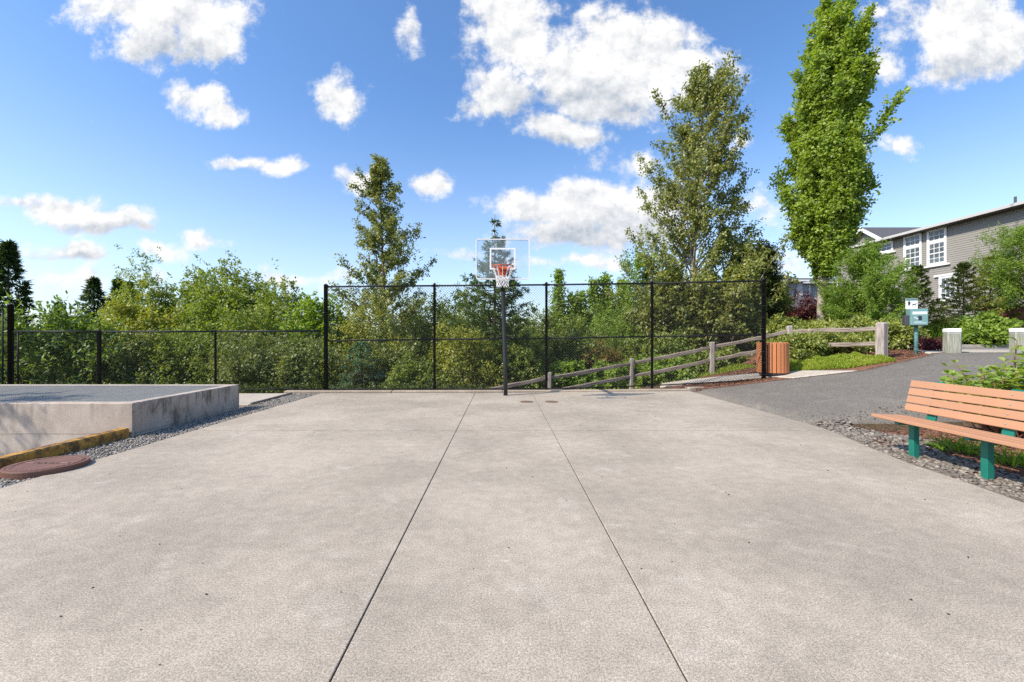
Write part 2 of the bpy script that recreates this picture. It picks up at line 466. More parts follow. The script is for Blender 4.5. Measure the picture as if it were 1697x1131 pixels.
LEAF = {
    'poplar': leaf_mat('poplar_leaf', ((0.055, 0.068, 0.018), (0.10, 0.11, 0.028), (0.145, 0.15, 0.042), (0.23, 0.21, 0.07)), .30, .07, .4, gain=(1.75, 1.85, 1.35)),
    'maple': leaf_mat('maple_leaf', ((0.065, 0.12, 0.016), (0.11, 0.18, 0.025), (0.16, 0.235, 0.035), (0.23, 0.29, 0.06)), .36, .05, gain=(1.85, 1.68, 1.3)),
    'bush': leaf_mat('bush_leaf', ((0.05, 0.085, 0.018), (0.085, 0.13, 0.026), (0.125, 0.175, 0.036), (0.19, 0.22, 0.055)), .32, .06, gain=(2.0, 1.78, 1.45)),
    'bright': leaf_mat('bright_leaf', ((0.065, 0.12, 0.02), (0.11, 0.185, 0.03), (0.16, 0.25, 0.045), (0.23, 0.31, 0.07)), .35, .05, gain=(1.7, 1.55, 1.2)),
    'golden': leaf_mat('golden_leaf', ((0.08, 0.10, 0.02), (0.14, 0.16, 0.032), (0.20, 0.205, 0.045), (0.29, 0.27, 0.07)), .32, .05),
    'olive': leaf_mat('olive_leaf', ((0.05, 0.07, 0.022), (0.09, 0.115, 0.035), (0.13, 0.15, 0.05), (0.20, 0.21, 0.08)), .28, .07),
    'laurel': leaf_mat('laurel_leaf', ((0.05, 0.09, 0.02), (0.085, 0.145, 0.03), (0.13, 0.20, 0.045), (0.20, 0.28, 0.075)), .28, .08, .35, gain=(1.6, 1.5, 1.2)),
    'feather': leaf_mat('feather_leaf', ((0.065, 0.115, 0.022), (0.11, 0.175, 0.03), (0.15, 0.22, 0.038), (0.20, 0.27, 0.055)), .36, .03, gain=(1.42, 1.45, 1.1)),
    'fir': leaf_mat('fir_needle', ((0.018, 0.034, 0.014), (0.034, 0.058, 0.022), (0.05, 0.078, 0.028)), .12, .03),
    'cedar': leaf_mat('cedar_needle', ((0.028, 0.05, 0.014), (0.05, 0.08, 0.02), (0.075, 0.115, 0.026)), .18, .03),
    'spruce': leaf_mat('spruce_needle', ((0.065, 0.08, 0.02), (0.125, 0.14, 0.034), (0.22, 0.21, 0.055)), .2, .03),
    'blue': leaf_mat('blue_needle', ((0.045, 0.085, 0.05), (0.075, 0.13, 0.08), (0.11, 0.175, 0.115)), .15, .03),
    'dark': leaf_mat('arborvitae_scale', ((0.026, 0.036, 0.013), (0.052, 0.066, 0.021), (0.10, 0.11, 0.034)), .2, .03),
    'purple': leaf_mat('purple_leaf', ((0.055, 0.015, 0.02), (0.095, 0.024, 0.03), (0.15, 0.045, 0.05)), .30, .04, tcol=(1.3, .8, .8), gain=(1.1, 1.1, 1.0)),
    'rhodo': leaf_mat('rhododendron_leaf', ((0.065, 0.09, 0.022), (0.12, 0.15, 0.036), (0.17, 0.20, 0.05), (0.26, 0.26, 0.08)), .28, .07, gain=(1.75, 1.7, 1.25)),
    'rust': leaf_mat('rust_leaf', ((0.09, 0.09, 0.025), (0.16, 0.11, 0.03), (0.24, 0.13, 0.045)), .3, .04, gain=(1.3, 1.3, 1.2)),
    'heather': leaf_mat('heather_leaf', ((0.09, 0.13, 0.02), (0.15, 0.20, 0.03), (0.21, 0.255, 0.045), (0.27, 0.25, 0.07)), .3, .02),
    'grass': leaf_mat('grass_blade', ((0.07, 0.12, 0.02), (0.12, 0.19, 0.03), (0.18, 0.26, 0.045)), .3, .03),
    'variegated': leaf_mat('hydrangea_leaf', ((0.10, 0.16, 0.028), (0.18, 0.25, 0.045), (0.24, 0.31, 0.07), (0.36, 0.38, 0.13)), .33, .06, gain=(1.15, 1.25, 1.1)),
    'haze': leaf_mat('far_leaf', ((0.05, 0.075, 0.035), (0.075, 0.105, 0.045), (0.11, 0.14, 0.06)), .2, .02),
}
def bark_mat(name, a, b):
    m, t = newmat(name)
    p = nd(t, 'ShaderNodeTexCoord').outputs['Object']
    n = noise(t, vmt(t, 'MULTIPLY', p, (6, 6, 1.6)), 3.0, 6.0, .65)
    finish(t, princ(t, mixc(t, smooth(t, n, .35, .65), a, b), .9, .2, 0, n, .6, .02))
    return m
MAT['bark'] = bark_mat('bark', (0.075, 0.055, 0.04), (0.17, 0.135, 0.105))
MAT['palebark'] = bark_mat('pale_bark', (0.24, 0.20, 0.165), (0.42, 0.37, 0.32))
MAT['stem'] = bark_mat('stem_bark', (0.07, 0.05, 0.03), (0.15, 0.11, 0.07))
MAT['redstem'] = bark_mat('red_stem', (0.16, 0.07, 0.05), (0.28, 0.14, 0.09))

MAT['black'] = simple('black_vinyl', (0.010, 0.011, 0.012), 0.55, 0.3, 0, .2, 6, .05)
MAT['pole'] = simple('pole_paint', (0.022, 0.025, 0.027), 0.45, 0.5, 0, .25, 5, .06)
MAT['white'] = simple('white_paint', (0.80, 0.80, 0.79), 0.5, 0.4, 0, .03, 5, .03)
MAT['orange'] = simple('rim_orange', (0.52, 0.085, 0.022), 0.45, 0.5, 0, .18, 9, .08)
MAT['net'] = simple('net_cord', (0.78, 0.77, 0.74), 0.9, 0.2, 0, .06, 40, .2)
MAT['teal'] = simple('green_powder_coat', (0.010, 0.165, 0.120), 0.4, 0.5, 0, .08, 6, .04)
MAT['station'] = simple('station_green', (0.16, 0.30, 0.295), 0.45, 0.45, 0, .10, 9, .05)
MAT['station_dark'] = simple('station_pole', (0.09, 0.21, 0.20), 0.4, 0.5, 0, .25, 7, .05)
MAT['darkgrey'] = simple('dark_plastic', (0.06, 0.06, 0.068), 0.55, 0.4)
MAT['ink'] = simple('print_ink', (0.03, 0.035, 0.05), 0.6, 0.3)
MAT['paleprint'] = simple('pale_print', (0.62, 0.70, 0.70), 0.55, 0.3)
MAT['iron'] = simple('rusty_iron', (0.165, 0.080, 0.055), 0.65, 0.4, 0, .30, 7, .35)
MAT['iron_hi'] = simple('worn_iron', (0.26, 0.15, 0.115), 0.6, 0.4, 0, .25, 20, .3)
MAT['drain'] = simple('brown_cover', (0.16, 0.105, 0.07), 0.8, 0.3, 0, .35, 18, .4)
MAT['galv'] = simple('galvanised_steel', (0.31, 0.305, 0.285), 0.65, 0.35, 0.15, .22, 3, .08, obj=False)
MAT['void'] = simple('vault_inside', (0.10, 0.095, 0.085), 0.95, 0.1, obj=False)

def plank_mat(name, col, var=.10, grain=.10):
    m, t = newmat(name)
    p = nd(t, 'ShaderNodeTexCoord').outputs['Object']
    oi = nd(t, 'ShaderNodeObjectInfo').outputs['Random']
    n = noise(t, p, 3.0, 5.0, .6)
    f = noise(t, p, 140.0, 2.0, .6)
    c = mixc(t, n, tuple(x * (1 - var) for x in col), tuple(x * (1 + var) for x in col))
    c = mixc(t, mth(t, 'MULTIPLY', oi, .22), c, tuple(x * .72 for x in col))
    c = mixc(t, smooth(t, f, .35, .7, grain, 0), c, tuple(x * .6 for x in col))
    finish(t, princ(t, c, .62, .35, 0, f, .12, .003))
    return m
MAT['slat'] = plank_mat('tan_plastic_lumber', (0.46, 0.245, 0.142))
MAT['canslat'] = plank_mat('orange_plastic_lumber', (0.56, 0.215, 0.085))
def wood_mat(name, a, b, axis):
    m, t = newmat(name)
    p = nd(t, 'ShaderNodeTexCoord').outputs['Object']
    k = [9.0, 9.0, 9.0]; k[axis] = 0.7
    n = noise(t, vmt(t, 'MULTIPLY', p, tuple(k)), 3.0, 7.0, .7)
    n2 = noise(t, p, 2.0, 4.0)
    c = mixc(t, smooth(t, n, .32, .66), a, b)
    c = mixc(t, smooth(t, n2, .5, .75, 0, .4), c, tuple(x * .6 for x in a))
    finish(t, princ(t, c, .88, .2, 0, n, .7, .012))
    return m
MAT['railwood'] = wood_mat('weathered_rail', (0.115, 0.088, 0.068), (0.34, 0.285, 0.24), 0)
MAT['postwood'] = wood_mat('weathered_post', (0.20, 0.165, 0.14), (0.46, 0.41, 0.37), 2)
MAT['bollard'] = wood_mat('treated_timber', (0.19, 0.20, 0.155), (0.40, 0.40, 0.33), 2)
MAT['boards'] = wood_mat('brown_boards', (0.13, 0.055, 0.035), (0.215, 0.10, 0.065), 2)

def yellow_mat():
    m, t = newmat('worn_yellow_paint')
    p = wpos(t)
    n = noise(t, p, 4.0, 8.0, .72)
    c = mixc(t, smooth(t, noise(t, p, 1.5, 4.0), .3, .7), (0.42, 0.20, 0.035), (0.55, 0.30, 0.065))
    c = mixc(t, smooth(t, n, .42, .56), c, (0.14, 0.085, 0.038))
    finish(t, princ(t, c, .8, .25, 0, n, .35, .006))
    return m
MAT['yellow'] = yellow_mat()

def acrylic_mat():
    m, t = newmat('clear_acrylic')
    tr = nd(t, 'ShaderNodeBsdfTransparent', {'Color': (0.93, 0.96, 0.97, 1)}).outputs[0]
    df = nd(t, 'ShaderNodeBsdfDiffuse', {'Color': (0.72, 0.80, 0.86, 1)}).outputs[0]
    gl = nd(t, 'ShaderNodeBsdfGlossy', {'Roughness': 0.06}).outputs[0]
    fr = nd(t, 'ShaderNodeFresnel', {'IOR': 1.45}).outputs[0]
    s = nd(t, 'ShaderNodeMixShader', {0: 0.10, 1: tr, 2: df}).outputs[0]
    finish(t, nd(t, 'ShaderNodeMixShader', {0: mth(t, 'MULTIPLY', fr, .6), 1: s, 2: gl}).outputs[0])
    return m
MAT['acrylic'] = acrylic_mat()
def glass_mat():
    m, t = newmat('window_glass')
    p = wpos(t)
    n = noise(t, p, 0.9, 3.0)
    finish(t, princ(t, mixc(t, smooth(t, n, .4, .6), (0.045, 0.065, 0.075), (0.11, 0.14, 0.155)), .06, .9, 0.0))
    return m
MAT['glass'] = glass_mat()
MAT['siding'] = simple('grey_siding', (0.275, 0.262, 0.235), 0.75, 0.25, 0, .05, 1.2, .05, obj=False)
MAT['siding2'] = simple('blue_grey_siding', (0.34, 0.345, 0.35), 0.75, 0.25, 0, .06, 1.2, .05, obj=False)
MAT['lightsiding'] = simple('light_grey_siding', (0.52, 0.50, 0.47), 0.75, 0.25, 0, .05, 1.2, .05, obj=False)
MAT['trim'] = simple('white_trim', (0.80, 0.80, 0.78), 0.6, 0.3, 0, .03, 3, .03, obj=False)
MAT['gutter'] = simple('pale_gutter', (0.50, 0.49, 0.47), 0.5, 0.4, 0, .05, 3, .03, obj=False)
MAT['soffit'] = simple('dark_soffit', (0.10, 0.10, 0.10), 0.8, 0.2, obj=False)
def shingle_mat():
    m, t = newmat('roof_shingles')
    p = wpos(t)
    b = nd(t, 'ShaderNodeTexBrick', {'Vector': p, 'Color1': (.07, .072, .078, 1), 'Color2': (.11, .112, .118, 1), 'Mortar': (.045, .045, .05, 1), 'Scale': 3.0, 'Mortar Size': .02})
    n = noise(t, p, 12.0, 4.0)
    finish(t, princ(t, mixc(t, n, b.outputs[0], (.12, .122, .13)), .9, .2, 0, n, .4, .02))
    return m
MAT['shingle'] = shingle_mat()

# ------------------------------------------------------------------ terrain
def sst(x, a, b):
    t = np.clip((x - a) / (b - a), 0, 1)
    return t * t * (3 - 2 * t)
def softramp(x):
    z = 0.16 * (x - 5.3)
    lo = 0.5 * (z + np.sqrt(z * z + 0.0025)) - 0.0
    d = 1.05 - lo
    return 1.05 - 0.5 * (d + np.sqrt(d * d + 0.002))
def ground(x, y):
    x = np.asarray(x, float); y = np.asarray(y, float)
    front = softramp(x)
    front = front - 0.12 * (1 - sst(x, 5.15, 5.5)) - 0.38 * (1 - sst(x, -6.3, -5.95)) * (1 - sst(y, 6.9, 7.3))
    # bench bed stays flat beside the court
    bed = sst(y, 7.3, 7.9)
    front = np.where(x > 4.6, front * bed + (1 - bed) * (-0.085 + 0.05 * np.clip(x - 5.6, 0, 6)), front)
    z = 0.16 * (x - 5.3)
    back = np.clip(z, -2.2, None)
    back = np.minimum(back, 1.05)
    wr = sst(x - 0.25 * (y - 14), 5.5, 9.0)
    drop = np.clip((y - 14.5) * 0.28, 0, 4.0)
    back = back - drop * (1 - wr)
    back = back + 0.55 * np.exp(-((x - 11.2) ** 2 / 5.0 + (y - 16.6) ** 2 / 4.0))
    back = back + 0.13 * np.clip(y - 18.3, 0, 6.5) * sst(x, 13.0, 15.0)
    w = sst(y, 12.65, 13.1)
    far = sst(np.hypot(x, y), 60, 140)
    g = front * (1 - w) + back * w
    return g * (1 - far) + np.clip(g, -3.0, 1.0) * far
def gz(x, y):
    return float(ground(x, y))

def axis(core0, core1, step, far, k=14):
    c = np.arange(core0, core1 + 1e-6, step)
    e = np.geomspace(1, far, k)
    return np.concatenate([core0 - e[::-1], c, core1 + e])
xs = axis(-20, 30, 0.25, 900)
ys = axis(-4, 30, 0.25, 1500)
GX_, GY_ = np.meshgrid(xs, ys)
GZ_ = ground(GX_, GY_)
nx, ny = len(xs), len(ys)
V = np.stack([GX_, GY_, GZ_], -1).reshape(-1, 3)
ii, jj = np.meshgrid(np.arange(nx - 1), np.arange(ny - 1))
a = (jj * nx + ii).ravel()
Fq = np.stack([a, a + 1, a + nx + 1, a + nx], -1)
tag(link('ground', np_mesh('ground', V, Fq, MAT['soil'], smooth=True)), 'dark soil sloping away under the shrubs', kind='structure')

def sheet(name, label, rows, mat, off=0.03, n=24, skirt=0.12, kind='structure', m=10):
    """surface draped on the terrain between two polylines (rows = [(left pts), (right pts)])"""
    A, B = [np.array(r, float) for r in rows]
    def res(P):
        d = np.r_[0, np.cumsum(np.hypot(*np.diff(P, axis=0).T))]
        s = np.linspace(0, d[-1], n)
        return np.stack([np.interp(s, d, P[:, 0]), np.interp(s, d, P[:, 1])], -1)
    A, B = res(A), res(B)
    t = np.linspace(0, 1, m)[None, :, None]
    P = A[:, None, :] * (1 - t) + B[:, None, :] * t
    Z = ground(P[..., 0], P[..., 1]) + off
    Z[:, 0] = Z[:, 0]
    top = np.concatenate([P, Z[..., None]], -1)
    pad = np.empty((n + 2, m + 2, 3))
    pad[1:-1, 1:-1] = top
    pad[0, 1:-1] = top[0]; pad[-1, 1:-1] = top[-1]
    pad[:, 0] = pad[:, 1]; pad[:, -1] = pad[:, -2]
    pad[0, :, 2] -= skirt; pad[-1, :, 2] -= skirt; pad[1:-1, 0, 2] -= skirt; pad[1:-1, -1, 2] -= skirt
    N, Mm = pad.shape[:2]
    i, j = np.meshgrid(np.arange(Mm - 1), np.arange(N - 1))
    a = (j * Mm + i).ravel()
    o = link(name, np_mesh(name, pad.reshape(-1, 3), np.stack([a, a + 1, a + Mm + 1, a + Mm], -1), mat))
    return tag(o, label, kind=kind)

# ------------------------------------------------------------------ court
court = tag(link('court', MB().box((-4.85, -8.0, -0.14), (4.5, 11.9, -0.105)).box((-.80, -7.9, -.104), (-.68, 11.9, -.009)).box((.733, -7.9, -.104), (.853, 11.9, -.009)).box((-4.8, 7.03, -.104), (-.81, 7.19, -.009)).box((-.67, 7.03, -.104), (.72, 7.19, -.009)).box((.86, 7.03, -.104), (5.1, 7.19, -.009)).box((-.67, 9.85, -.104), (.72, 10.01, -.009)).mesh('court', MAT['joint'])), 'pale concrete basketball court', kind='structure')
J1, J2, G = -0.74, 0.793, 0.0045
def slab(poly):
    bm = bmesh.new()
    vs = [bm.verts.new((x, y, 0.0)) for x, y in poly]
    f = bm.faces.new(vs)
    if f.normal.z < 0:
        f.normal_flip()
    r = bmesh.ops.extrude_face_region(bm, geom=[f])
    bmesh.ops.translate(bm, vec=(0, 0, -0.1), verts=[g for g in r['geom'] if isinstance(g, bmesh.types.BMVert)])
    bmesh.ops.recalc_face_normals(bm, faces=bm.faces[:])
    top = [e for e in bm.edges if all(abs(v.co.z) < 1e-6 for v in e.verts)]
    bmesh.ops.bevel(bm, geom=top, offset=0.004, segments=2, affect='EDGES', profile=0.5)
    me = bpy.data.meshes.new('concrete_slab')
    bm.to_mesh(me); bm.free()
    me.materials.append(MAT['court'])
    return link('concrete_slab', me, court)
YB = 7.11
slab([(-4.92, -8), (J1 - G, -8), (J1 - G, YB - G * 3.6), (-4.92, YB - G * 3.6)])
slab([(J1 + G, -8), (J2 - G, -8), (J2 - G, YB - G * 3.6), (J1 + G, YB - G * 3.6)])
slab([(J2 + G, -8), (4.62, -8), (4.66, 4.0), (4.74, 4.6), (4.78, 5.25), (4.97, 6.1), (5.22, YB - G * 3.6), (J2 + G, YB - G * 3.6)])
slab([(-4.92, YB + G * 3.6), (J1 - G, YB + G * 3.6), (J1 - G, 12.0), (-4.86, 11.95)])
slab([(J1 + G, YB + G * 3.6), (J2 - G, YB + G * 3.6), (J2 - G, 9.93 - G * 3.4), (J1 + G, 9.93 - G * 3.4)])
slab([(J1 + G, 9.93 + G * 3.4), (J2 - G, 9.93 + G * 3.4), (J2 - G, 12.1), (J1 + G, 12.0)])
slab([(J2 + G, YB + G * 3.6), (5.22, YB + G * 3.6), (5.26, 7.7), (5.2, 12.45), (J2 + G, 12.1)])

# kerb along the back of the court, in lengths
kp = [(-5.9, 12.02), (-3.0, 12.04), (0.0, 12.10), (2.6, 12.22), (5.2, 12.48), (6.2, 12.62)]
for (x0, y0), (x1, y1) in zip(kp[:-1], kp[1:]):
    L = math.hypot(x1 - x0, y1 - y0)
    M4 = Matrix.Translation((x0, y0, 0)) @ Matrix.Rotation(math.atan2(y1 - y0, x1 - x0), 4, 'Z')
    rise = 0.10 if x1 > 5.5 else 0.0
    k = MB().box((0.003, 0.0, -0.12), (L - 0.003, 0.22, 0.05 + rise * .5), M4, bev=0.018)
    o = k.build('kerb', MAT['curb'], court)
# two flush covers by the pole
for cx, lab in ((0.56, 'round brown flush cover in the slab, nearer the hoop pole'), (1.13, 'round brown flush cover in the slab, right of the other cover')):
    m = MB().lathe([(0.155, -0.02), (0.155, 0.004), (0.150, 0.007), (0.138, 0.007), (0.134, 0.004), (0.0001, 0.004)], 28)
    for k in range(-2, 3):
        m.box((k * .045 - .012, -.07, .004), (k * .045 + .012, .07, .0055))
    o = m.build('drain_cover', MAT['drain'])
    o.location = (cx, 10.32, 0.0015)
    tag(o, lab, 'drain cover', 'flush covers beside the hoop pole')

# ------------------------------------------------------------------ asphalt, walks, street
sheet('path', 'dark asphalt path climbing from the court to the street',
      [[(5.24, 12.46), (5.9, 12.2), (7.5, 11.88), (9.2, 11.4), (11.5, 12.05), (12.0, 12.5), (16.5, 12.5), (24, 12.5)],
       [(5.27, 7.66), (5.7, 7.62), (6.6, 7.5), (8.0, 7.4), (10.0, 7.2), (12.0, 7.0), (16.5, 6.5), (24, 6.0)]], MAT['asphalt'], 0.03, 60, .14, m=22)
sheet('sidewalk', 'pale concrete crossing between the path and the street',
      [[(11.9, 12.52), (30, 12.52)], [(13.2, 14.9), (30, 14.9)]], MAT['walk'], 0.045, 30, .14)
sheet('street', 'grey asphalt street beyond the timber bollards', [[(13.2, 14.9), (32, 14.9)], [(14.4, 18.2), (32, 18.2)]], MAT['street'], 0.04, 40, .14)
sheet('walkway', 'concrete walkway running down behind the chain-link fence',
      [[(9.15, 11.5), (8.6, 12.75), (7.4, 13.7), (6.2, 14.3), (5.2, 14.55)], [(7.7, 11.9), (7.55, 12.6), (6.7, 13.0), (5.6, 13.5), (4.9, 13.9)]], MAT['walk'], 0.036, 40, .14)
m = MB()
for i in range(9):
    x0, x1 = 14.0 + i * 1.9, 14.0 + (i + 1) * 1.9 - .012
    z = gz((x0 + x1) / 2, 18.3)
    m = MB().box((x0, 18.2, z - .1), (x1, 18.38, z + 0.16), bev=.02)
    o = m.build('kerb', MAT['walk'])
    tag(o, 'concrete kerb along the far side of the street', kind='structure')

# ------------------------------------------------------------------ loose pieces (stuff)
def ico(sub):
    bm = bmesh.new()
    bmesh.ops.create_icosphere(bm, subdivisions=sub, radius=1.0)
    V = np.array([v.co[:] for v in bm.verts]); Ff = np.array([[v.index for v in f.verts] for f in bm.faces])
    bm.free()
    return V, Ff
def scatter(name, label, P, S, mat, sub=1, flat=0.6, jag=0.25, seed=1, smooth=False, parent=None):
    rng = np.random.default_rng(seed)
    V0, F0 = ico(sub)
    n = len(P)
    A = rng.random(n) * 6.283
    sc = np.stack([S * rng.uniform(.75, 1.3, n), S * rng.uniform(.7, 1.1, n), S * flat * rng.uniform(.7, 1.2, n)], -1)
    V = V0[None] * sc[:, None, :]
    if jag:
        V = V * (1 + rng.normal(0, jag, (n, len(V0), 1)))
    tx = rng.normal(0, .3, n)
    c, s = np.cos(tx)[:, None], np.sin(tx)[:, None]
    V = np.stack([V[..., 0] * c - V[..., 2] * s, V[..., 1], V[..., 0] * s + V[..., 2] * c], -1)
    c, s = np.cos(A)[:, None], np.sin(A)[:, None]
    V = np.stack([V[..., 0] * c - V[..., 1] * s, V[..., 0] * s + V[..., 1] * c, V[..., 2]], -1) + P[:, None, :]
    Fq = (F0[None] + (np.arange(n) * len(V0))[:, None, None]).reshape(-1, F0.shape[1])
    rn = np.repeat(rng.random(n), len(F0))
    o = link(name, np_mesh(name, V.reshape(-1, 3), Fq, mat, rn, smooth), parent)
    return tag(o, label, kind='stuff')

rng = np.random.default_rng(5)
# gravel strip left of the court
tag(link('gravel_bed', MB().box((-5.62, 0.0, -0.12), (-4.93, 12.0, -0.028)).mesh('gravel_bed', MAT['dirt'])), 'dirt under the gravel strip', kind='structure')
n = 10500
P = np.stack([rng.uniform(-5.58, -4.935, n), 3.2 + (12.0 - 3.2) * rng.random(n) ** 1.15, rng.uniform(-.030, -.012, n)], -1)
S = rng.uniform(.008, .019, n)
scatter('gravel', 'grey crushed gravel strip beside the court', P, S, MAT['gravel'], 1, .75, .12, 11)
# slab and edging behind the vault
back_slab = tag(link('apron', MB().box((-12, 9.95, -0.12), (-5.66, 11.98, -0.006), bev=.01).mesh('apron', MAT['walk'])), 'pale concrete apron behind the vault', kind='structure')
MB().box((-5.655, 10.0, -0.12), (-5.60, 11.9, 0.03), bev=.008).build('edging_board', MAT['railwood'], back_slab)

# ------------------------------------------------------------------ concrete vault with grating
vx0, vx1, vy0, vy1, vt = -13.0, -5.6, 6.76, 9.5, 0.49
vault = thing('concrete_vault', (vx1, vy0, 0), 'low concrete vault with a steel grating top, left of the court', 'vault')
def loc(mb, parent):
    b = parent.location
    mb.v = [(x - b.x, y - b.y, z - b.z) for x, y, z in mb.v]
    return mb
W = .17
for lo, hi in (((vx0, vy0, -.75), (vx1, vy0 + W, vt)), ((vx1 - W, vy0 + W, -.75), (vx1, vy1 - W, vt)), ((vx0, vy1 - W, -.75), (vx1, vy1, vt)), ((vx0, vy0 + W, -.75), (vx0 + W, vy1 - W, vt))):
    loc(MB().box(lo, hi, bev=.012), vault).build('wall', MAT['vault'], vault)
loc(MB().box((vx0 + W, vy0 + W, -.74), (vx1 - W, vy1 - W, -.6)), vault).build('floor', MAT['void'], vault)
gy0, gy1 = vy0 + W + .008, vy1 - W - .008
npan = 6
pw = (vx1 - vx0 - 2 * W) / npan
for i in range(npan):
    x0, x1 = vx0 + W + i * pw + .006, vx0 + W + (i + 1) * pw - .006
    m = MB()
    m.box((x0, gy0, vt - .05), (x1, gy0 + .012, vt - .004)).box((x0, gy1 - .012, vt - .05), (x1, gy1, vt - .004))
    m.box((x0, gy0 + .012, vt - .05), (x0 + .008, gy1 - .012, vt - .004)).box((x1 - .008, gy0 + .012, vt - .05), (x1, gy1 - .012, vt - .004))
    ny_ = int((gy1 - gy0) / .032)
    for k in range(1, ny_):
        y = gy0 + k * (gy1 - gy0) / ny_
        m.box((x0 + .008, y - .004, vt - .045), (x1 - .008, y + .004, vt - .006))
    nx_ = int((x1 - x0) / .1)
    for k in range(1, nx_):
        x = x0 + k * (x1 - x0) / nx_
        m.box((x - .004, gy0 + .012, vt - .016), (x + .004, gy1 - .012, vt - .0045))
    loc(m, vault).build('grating_panel', MAT['galv'], vault)['kind'] = 'stuff'

# yellow kerb in front of the vault
yk = thing('yellow_kerb', (-5.68, 6.7, 0), 'worn yellow painted kerb running from the vault corner', 'kerb')
loc(MB().box((-5.78, 3.6, -.5), (-5.62, 6.74, 0.12), bev=.02), yk).build('body', MAT['yellow'], yk)
sheet('lower_apron', 'pale concrete below the vault wall', [[(-13, 3.0), (-13, 6.75)], [(-5.85, 3.0), (-5.85, 6.75)]], MAT['walk'], 0.03, 8, .1)

# manhole
mh = thing('manhole_cover', (-5.16, 5.06, -0.03), 'red-brown round cast iron manhole cover on the gravel strip', 'manhole')
MB().lathe([(0.37, -0.05), (0.375, 0.075), (0.370, 0.085), (0.34, 0.086), (0.335, 0.080), (0.0001, 0.080)], 48).build('frame', MAT['iron'], mh)
lid = MB().lathe([(0.33, 0.0801), (0.33, 0.088), (0.325, 0.090), (0.285, 0.090), (0.282, 0.086), (0.0001, 0.086)], 48).build('lid', MAT['iron'], mh)
m = MB()
for k in range(36):
    t = 2 * math.pi * k / 36
    M4 = Matrix.Rotation(t, 4, 'Z') @ Matrix.Translation((0.306, 0, 0.092))
    m.box((-.010, -.010, -.003), (.010, .010, .002), M4)
m.build('rim_studs', MAT['iron_hi'], mh)['kind'] = 'stuff'
for sx in (-1, 1):
    MB().box((sx * .20 - .055, -.018, .085), (sx * .20 + .055, .018, .093)).build('raised_bar', MAT['iron_hi'], mh)
o = link('lettering', text_mesh('DRAIN', 0.085, 0.004, MAT['iron_hi']), mh)
o.location = (0, 0, .088)
mh.scale = (.96, .96, 1.0)

# ------------------------------------------------------------------ chain link fences
def chainlink(x0, x1, y0, y1, z00, z01, z10, z11, pitch=.052, w=.0027):
    """wire diamonds filling a quad (bottom z at ends, top z at ends)"""
    L = math.hypot(x1 - x0, y1 - y0)
    H = max(z10 - z00, z11 - z01)
    vs, fs = [], []
    def put(s0, h0, s1, h1, side):
        def at(s, h):
            k = s / L
            zb = z00 + (z01 - z00) * k; zt = z10 + (z11 - z10) * k
            z = zb + (zt - zb) * min(1, max(0, h / H))
            return Vector((x0 + (x1 - x0) * k, y0 + (y1 - y0) * k + side * w, z))
        a, b = at(s0, h0), at(s1, h1)
        d = (b - a)
        if d.length < 1e-4:
            return
        d.normalize()
        u = d.cross(Vector((0, 1, 0))).normalized() * w
        n = Vector((0, 1, 0)) * w
        i = len(vs)
        for p in (a, b):
            vs.extend([p + u, p + n, p - u, p - n])
        for k in range(4):
            l = (k + 1) % 4
            fs.append((i + k, i + l, i + 4 + l, i + 4 + k))
    step = pitch * math.sqrt(2)
    k = -H
    while k < L:
        s0, h0, s1, h1 = k, 0.0, k + H, H
        if s0 < 0: h0 -= s0; s0 = 0
        if s1 > L: h1 -= s1 - L; s1 = L
        if s1 > s0:
            put(s0, h0, s1, h1, 1)
            put(L - s0, h0, L - s1, h1, -1)
        k += step
    me = bpy.data.meshes.new('wire_mesh')
    me.from_pydata([tuple(v) for v in vs], [], fs)
    me.materials.append(MAT['black'])
    return me
def postmb(x, y, z0, z1, r):
    return MB().lathe([(r, z0), (r, z1), (r * 1.08, z1), (r * 1.08, z1 + .02), (r * .6, z1 + .045), (0.0001, z1 + .055)], 14, (x, y, 0))
FY = 12.3
tf = thing('tall_fence', (-4.87, FY, 0.0), 'tall black chain-link fence behind the basketball hoop', 'fence')
TP = [(-4.87, FY, .04, 2.92, .055), (-1.88, FY + .02, .05, 2.95, .035), (1.21, FY + .05, .05, 2.98, .035), (4.21, FY + .28, .10, 3.05, .035), (7.28, FY + .15, .27, 3.10, .058)]
TM = [1.40, 1.44, 1.47, 1.52, 1.56]
TB = [.10, .10, .10, .17, .34]
for i, (x, y, z0, z1, r) in enumerate(TP):
    loc(postmb(x, y, z0 - .25, z1, r), tf).build('post', MAT['black'], tf, True)
for i in range(4):
    a, b = TP[i], TP[i + 1]
    for nm, za, zb, rr in (('top_rail', a[3] - .03, b[3] - .03, .024), ('middle_rail', TM[i], TM[i + 1], .022), ('bottom_rail', TB[i] - .03, TB[i + 1] - .03, .018)):
        m = MB().tube([(a[0], a[1], za), (b[0], b[1], zb)], rr, 8)
        for q, zq, s in ((a, za, 1), (b, zb, -1)):
            m.tube([(q[0] + s * .02, q[1], zq), (q[0] + s * .085, q[1], zq)], rr * 1.35, 8)
        loc(m, tf).build(nm, MAT['black'], tf, True)
    me = chainlink(a[0], b[0], a[1] - .03, b[1] - .03, TB[i] - .05, TB[i + 1] - .05, a[3] - .01, b[3] - .01)
    o = link('wire_mesh', me, tf)
    o.location = -tf.location
    o['kind'] = 'stuff'
# fabric ties on the posts
for i, (x, y, z0, z1, r) in enumerate(TP):
    m = MB()
    for k in range(9):
        z = z0 + .2 + k * (z1 - z0 - .3) / 8
        m.lathe([(r + .004, z), (r + .004, z + .012)], 12, (x, y, 0))
    loc(m, tf).build('tension_bands', MAT['black'], tf)['kind'] = 'stuff'

